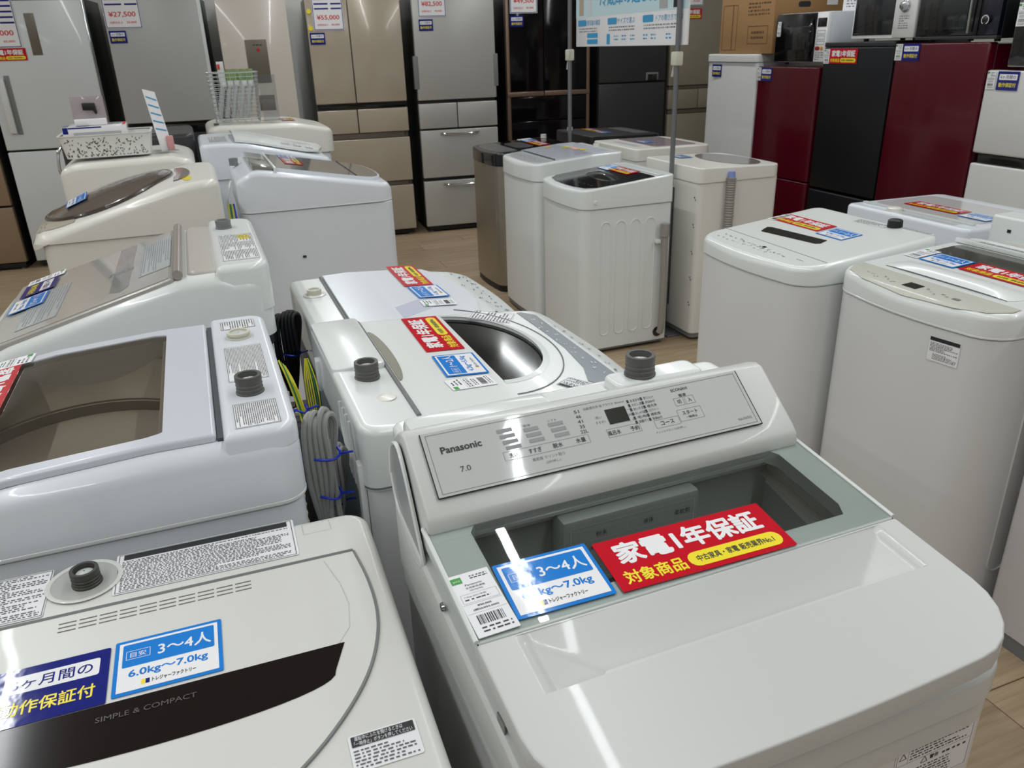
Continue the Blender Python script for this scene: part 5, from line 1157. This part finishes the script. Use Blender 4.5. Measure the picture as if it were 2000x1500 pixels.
fl2 = thing('leaflet_holder', 'leaning white leaflet in a clear stand beside the patterned basket', 'leaflet', (x_, y_, 1.098), GY + 22)
MB().box(-.055, .04, -.04, .05, 0, .004).build('holder_base', CLEAR, fl2)
q = MB(); q.add([(-.03, -.0, .004), (.028, 0, .004), (.028, .004, .004), (-.03, .004, .004), (-.055, .03, .285), (.0, .03, .268), (.0, .034, .268), (-.055, .034, .285)], [(0, 1, 5, 4), (3, 7, 6, 2), (0, 4, 7, 3), (1, 2, 6, 5), (4, 5, 6, 7), (0, 3, 2, 1)]); sh = q.build('leaflet', WHTP, fl2, smooth=0)
q = MB()
for k in range(5):
    t0, t1 = .35 + .13 * k, .375 + .13 * k
    def P3(s_, t_): return (-.03 - .025 * t_ + s_ * (.058 - .003 * t_), -.0006 + .03 * t_, .004 + (.281 - .017 * s_) * t_)
    q.quad(P3(.08, t0), P3(.92, t0 - .03), P3(.92, t1 - .03), P3(.08, t1))
q.build('blue_rows', SKYB, sh, smooth=0, kind='stuff')
MB().box(.0, .03, -.02, .0, .004, .07).build('pink_tin', mat('pink_tin', (206, 150, 148), .4), fl2, .004)
# ================================================================ wire basket of packed hoses
WM = mat('galvanised_wire', (196, 198, 198), .3, .7)
x_, y_ = G(.275, 5.5)
wb = thing('wire_basket', 'tapered wire basket full of packed hoses on a washer', 'basket', (x_, y_, 1.1285), GY)
def wr_(t): return (.13 + .018 * t, .11 + .02 * t)
for k in range(13):
    t = k / 12; a, b = wr_(t); c_ = [(x, y, .002 + .285 * t) for x, y in rrect(2 * a, 2 * b, .015, 2)]
    MB().tube(c_ + [c_[0]], .0022 if k < 12 else .004, 5).build('hoop_wire', WM, wb)
for s_ in range(4):
    n_ = 9 if s_ % 2 == 0 else 7
    for k in range(n_ + 1):
        f_ = k / n_ * 2 - 1; p0, p1 = [], []
        for t in (0, 1):
            a, b = wr_(t); a -= .002; b -= .002
            p = [(f_ * a, -b), (a, f_ * b), (f_ * a, b), (-a, f_ * b)][s_]; (p0 if t == 0 else p1).extend([p[0], p[1], .002 + .285 * t])
        MB().tube([p0, p1], .0016, 4).build('upright_wire', WM, wb)
q = MB()
for k in range(7): q.tube([(-.128 + .0425 * k, -.108, .002), (-.128 + .0425 * k, .108, .002)], .0018, 4)
q.build('floor_wire', WM, wb, kind='stuff')
PLH = mat('frosted_bag', (206, 210, 206), .25, coat=.4); GRC = mat('green_header_card', (120, 148, 92), .5); rdh = random.Random(12)
for k in range(5):
    x0 = -.07 + .041 * k; y0 = rdh.uniform(-.03, .03)
    xx, yy = wb.matrix_world @ Vector((x0, y0, 0)), None
    h_ = thing('packed_hose', ['hose pack with the tallest white card at the left of the wire basket', 'second hose pack from the left in the wire basket', 'middle hose pack in the wire basket', 'fourth hose pack from the left in the wire basket', 'rightmost hose pack in the wire basket'][k], 'hose', (xx.x, xx.y, 1.1335), GY, 'packed hoses in the wire basket')
    MB().tube(ease([(-.035, -.02, 0.004 + .017), (-.02, -.01, .08), (.0, .005, .16), (.016, .012, .215)]), .016, 9).build('hose', mat('pale_hose', (176, 180, 178), .35), h_)
    MB().lathe([(.019, 0), (.019, .03), (.015, .035)], 10, (.017, .012, .2)).build('connector', PLH, h_)
    MB().box(-.006, .034, .014, .017, .225, .345 if k == 0 else .3).build('header_card', GRC if k != 0 else PLH, h_, .001)
    MB().box(-.004, .012, .012, .0135, .3, .33 if k == 0 else .298).build('card_stripe', REDT, h_)
x_, y_ = G(.475, 5.43)
ac = thing('acrylic_stand', 'clear acrylic card stand beside the wire basket', 'stand', (x_, y_, 1.126), GY + 8)
MB().box(-.05, .05, -.03, .06, 0, .003).build('stand_base', CLEAR, ac); MB().box(-.05, .05, .0, .003, .003, .27).build('stand_panel', glass('acrylic', (238, 240, 242), diffuse=.06), ac)
zt = lambda x, y: zc5(x, y) + .001
warranty_tag(C5, on(C5, zt, .0, -.13, 0), 'red warranty tag on the washer below the wire basket')

# ================================================================ cables between the two rows
def coil(o, m, cx, cy, z0, z1, n, r, spread, seed, name='cord_loop'):
    rd = random.Random(seed)
    for k in range(n):
        dx = (k - (n - 1) / 2) * spread; a = rd.uniform(.8, 1.1)
        MB().tube(ease([(cx + dx * .35, cy, z0), (cx + dx * a * 1.1, cy - .012, z0 + (z1 - z0) * .45), (cx + dx * a, cy - .02, z1 - .02), (cx + dx * .8 + .012, cy - .008, z1 + rd.uniform(-.006, .01)), (cx + dx * .7 + .024, cy + .008, z1 - .03), (cx + dx * .5 + .012, cy + .012, z0 + (z1 - z0) * .4), (cx + dx * .2, cy + .008, z0 - .02)], 5), r, 7).build(name, m, o)
def tie(o, cx, cy, z, rx, ry, tail=True):
    pts = [(cx + rx * math.cos(R(a)), cy + ry * math.sin(R(a)), z + .004 * math.sin(R(2 * a))) for a in range(0, 361, 24)]
    t_ = MB().tube(pts, .0022, 5).build('twist_tie', TIEB, o)
    if tail: MB().tube([(cx + rx, cy - ry * .4, z), (cx + rx + .016, cy - ry - .008, z + .01)], .002, 5).build('tie_tail', TIEB, t_)
def cord(label, u, v, group='bundled power cords between the washer rows', name='power_cord'):
    x, y = G(u, v); return thing(name, label, 'cord', (x, y), GY, group)
k_ = cord('grey power cord bundle with blue ties hanging behind the smoky window washer', .106, 1.19)
coil(k_, CORDG, -.008, -.012, .8, 1.0, 5, .0052, .009, 3); MB().box(-.012, .012, -.03, -.006, .72, .79).build('plug', CORDG, k_, .004)
MB().tube(ease([(0, -.018, .79), (.004, -.012, .86), (.0, -.01, .94)]), .006).build('cord_lead', CORDG, k_); tie(k_, 0, -.012, .925, .03, .022); tie(k_, .004, -.012, .85, .02, .018)
MB().tube(ease([(.012, -.012, .95), (.02, -.018, .7), (.03, -.02, .4), (.03, -.02, .06)]), .0052).build('cord_drop', CORDG, k_)
k_ = cord('grey power cord bundle with blue ties on the back of the oval window washer', .118, 1.235)
coil(k_, CORDG, 0, -.012, .74, .915, 6, .0045, .006, 5); tie(k_, 0, -.012, .81, .02, .018); tie(k_, 0, -.012, .74, .018, .016)
MB().tube(ease([(0, -.012, .74), (.0, -.016, .5), (0, -.016, .06)]), .006).build('cord_drop', CORDG, k_)
k_ = cord('yellow and green earth wire loop beside the smoky window washer', .096, 1.33, name='earth_wire')
for k in range(4): MB().tube(ease([(-.024 + .0028 * k, .03, 1.03 - .004 * k), (-.014 + .0028 * k, .0, .995), (-.006 + .003 * k, -.03, .95), (-.004 + .0028 * k, -.05, .89), (0, -.05, .6), (0, -.05, .06)], 5),   .0017, 5).build('strand', GNDG if k == 1 else GNDY, k_)
tie(k_, -.004, -.028, .955, .012, .01)
k_ = cord('thin yellow earth wire bundle behind the oval window washer', .132, 1.46, name='earth_wire')
for k in range(6): MB().tube(ease([(-.006 + .001 * k, .01, .985), (-.012 + .004 * k, .0, .94), (-.011 + .004 * k, -.01, .89), (-.004 + .001 * k, -.02, .83), (0, -.025, .6), (0, -.025, .06)], 5), .0014, 5).build('strand', GNDG if k == 4 else GNDY, k_)
tie(k_, -.002, -.016, .86, .012, .01); tie(k_, -.002, -.02, .825, .008, .008)
k_ = cord('black power cord bundle behind the plain white washer', .135, 1.98)
coil(k_, CORDB, -.006, -.01, .72, .93, 6, .0055, .010, 7); tie(k_, .0, -.012, .82, .026, .018)
MB().tube(ease([(0, -.01, .72), (.0, -.016, .4), (0, -.016, .06)]), .007).build('cord_drop', CORDB, k_)
k_ = cord('yellow and green wires hanging between the brown lid and grey lid washers', .093, 3.43, name='earth_wire')
for k, m_ in enumerate((GNDY, GNDG, GNDY, TIEB)): MB().tube(ease([(-.01 + .007 * k, .03, .96), (-.012 + .008 * k, .0, .9), (-.006 + .006 * k, -.02, .8), (0, -.03, .5), (0, -.03, .06)], 4), .0035, 5).build('strand', m_, k_)
# back of the oval window washer: white ribs and grey panel
BKG = mat('grey_back_panel', (112, 124, 132), .5)
MB().box(-.24, .24, .2805, .2835, .08, .84).build('back_panel', BKG, C1, .001)
for k in range(4): MB().tube(ease([(-.2 + .03 * k, .287, .95), (-.21 + .03 * k, .288, .9), (-.24 + .02 * k, .288, .84)]), .0035, 6).build('back_hook', WHITE, C1)
MB().box(-.27, -.245, .28, .292, .68, .90).build('hose_guide', WHITE, C1, .004); MB().box(.16, .19, .28, .293, .86, .93).build('hose_guide', WHITE, C1, .004)
MB().box(-.24, .24, .2635, .2665, .08, .85).build('back_panel', mat('dark_back_panel', (60, 68, 76), .5), C2, .001)

k_ = cord('grey corrugated drain hose standing in the gap between the washer rows', .118, 1.34, 'drain hoses between the washer rows', 'drain_hose')
MB().tube(ease([(0, 0, .01), (-.006, 0, .3), (.004, .01, .6), (-.002, .015, .86)], 24), lambda t: .0155 + (.003 if int(t * 72) % 2 else 0), 10).build('corrugated_tube', mat('grey_hose', (150, 146, 140)), k_)
MB().lathe([(.018, 0), (.018, .05), (.012, .055)], 12, (-.002, .015, .86)).build('hose_nozzle', CORDG, k_)
k_ = cord('second grey corrugated drain hose in the gap, nearer the plain washer', .112, 1.6, 'drain hoses between the washer rows', 'drain_hose')
MB().tube(ease([(0, 0, .01), (.006, 0, .3), (.0, -.01, .6), (-.002, -.015, .83)], 24), lambda t: .0155 + (.003 if int(t * 72) % 2 else 0), 10).build('corrugated_tube', mat('grey_hose', (150, 146, 140)), k_)
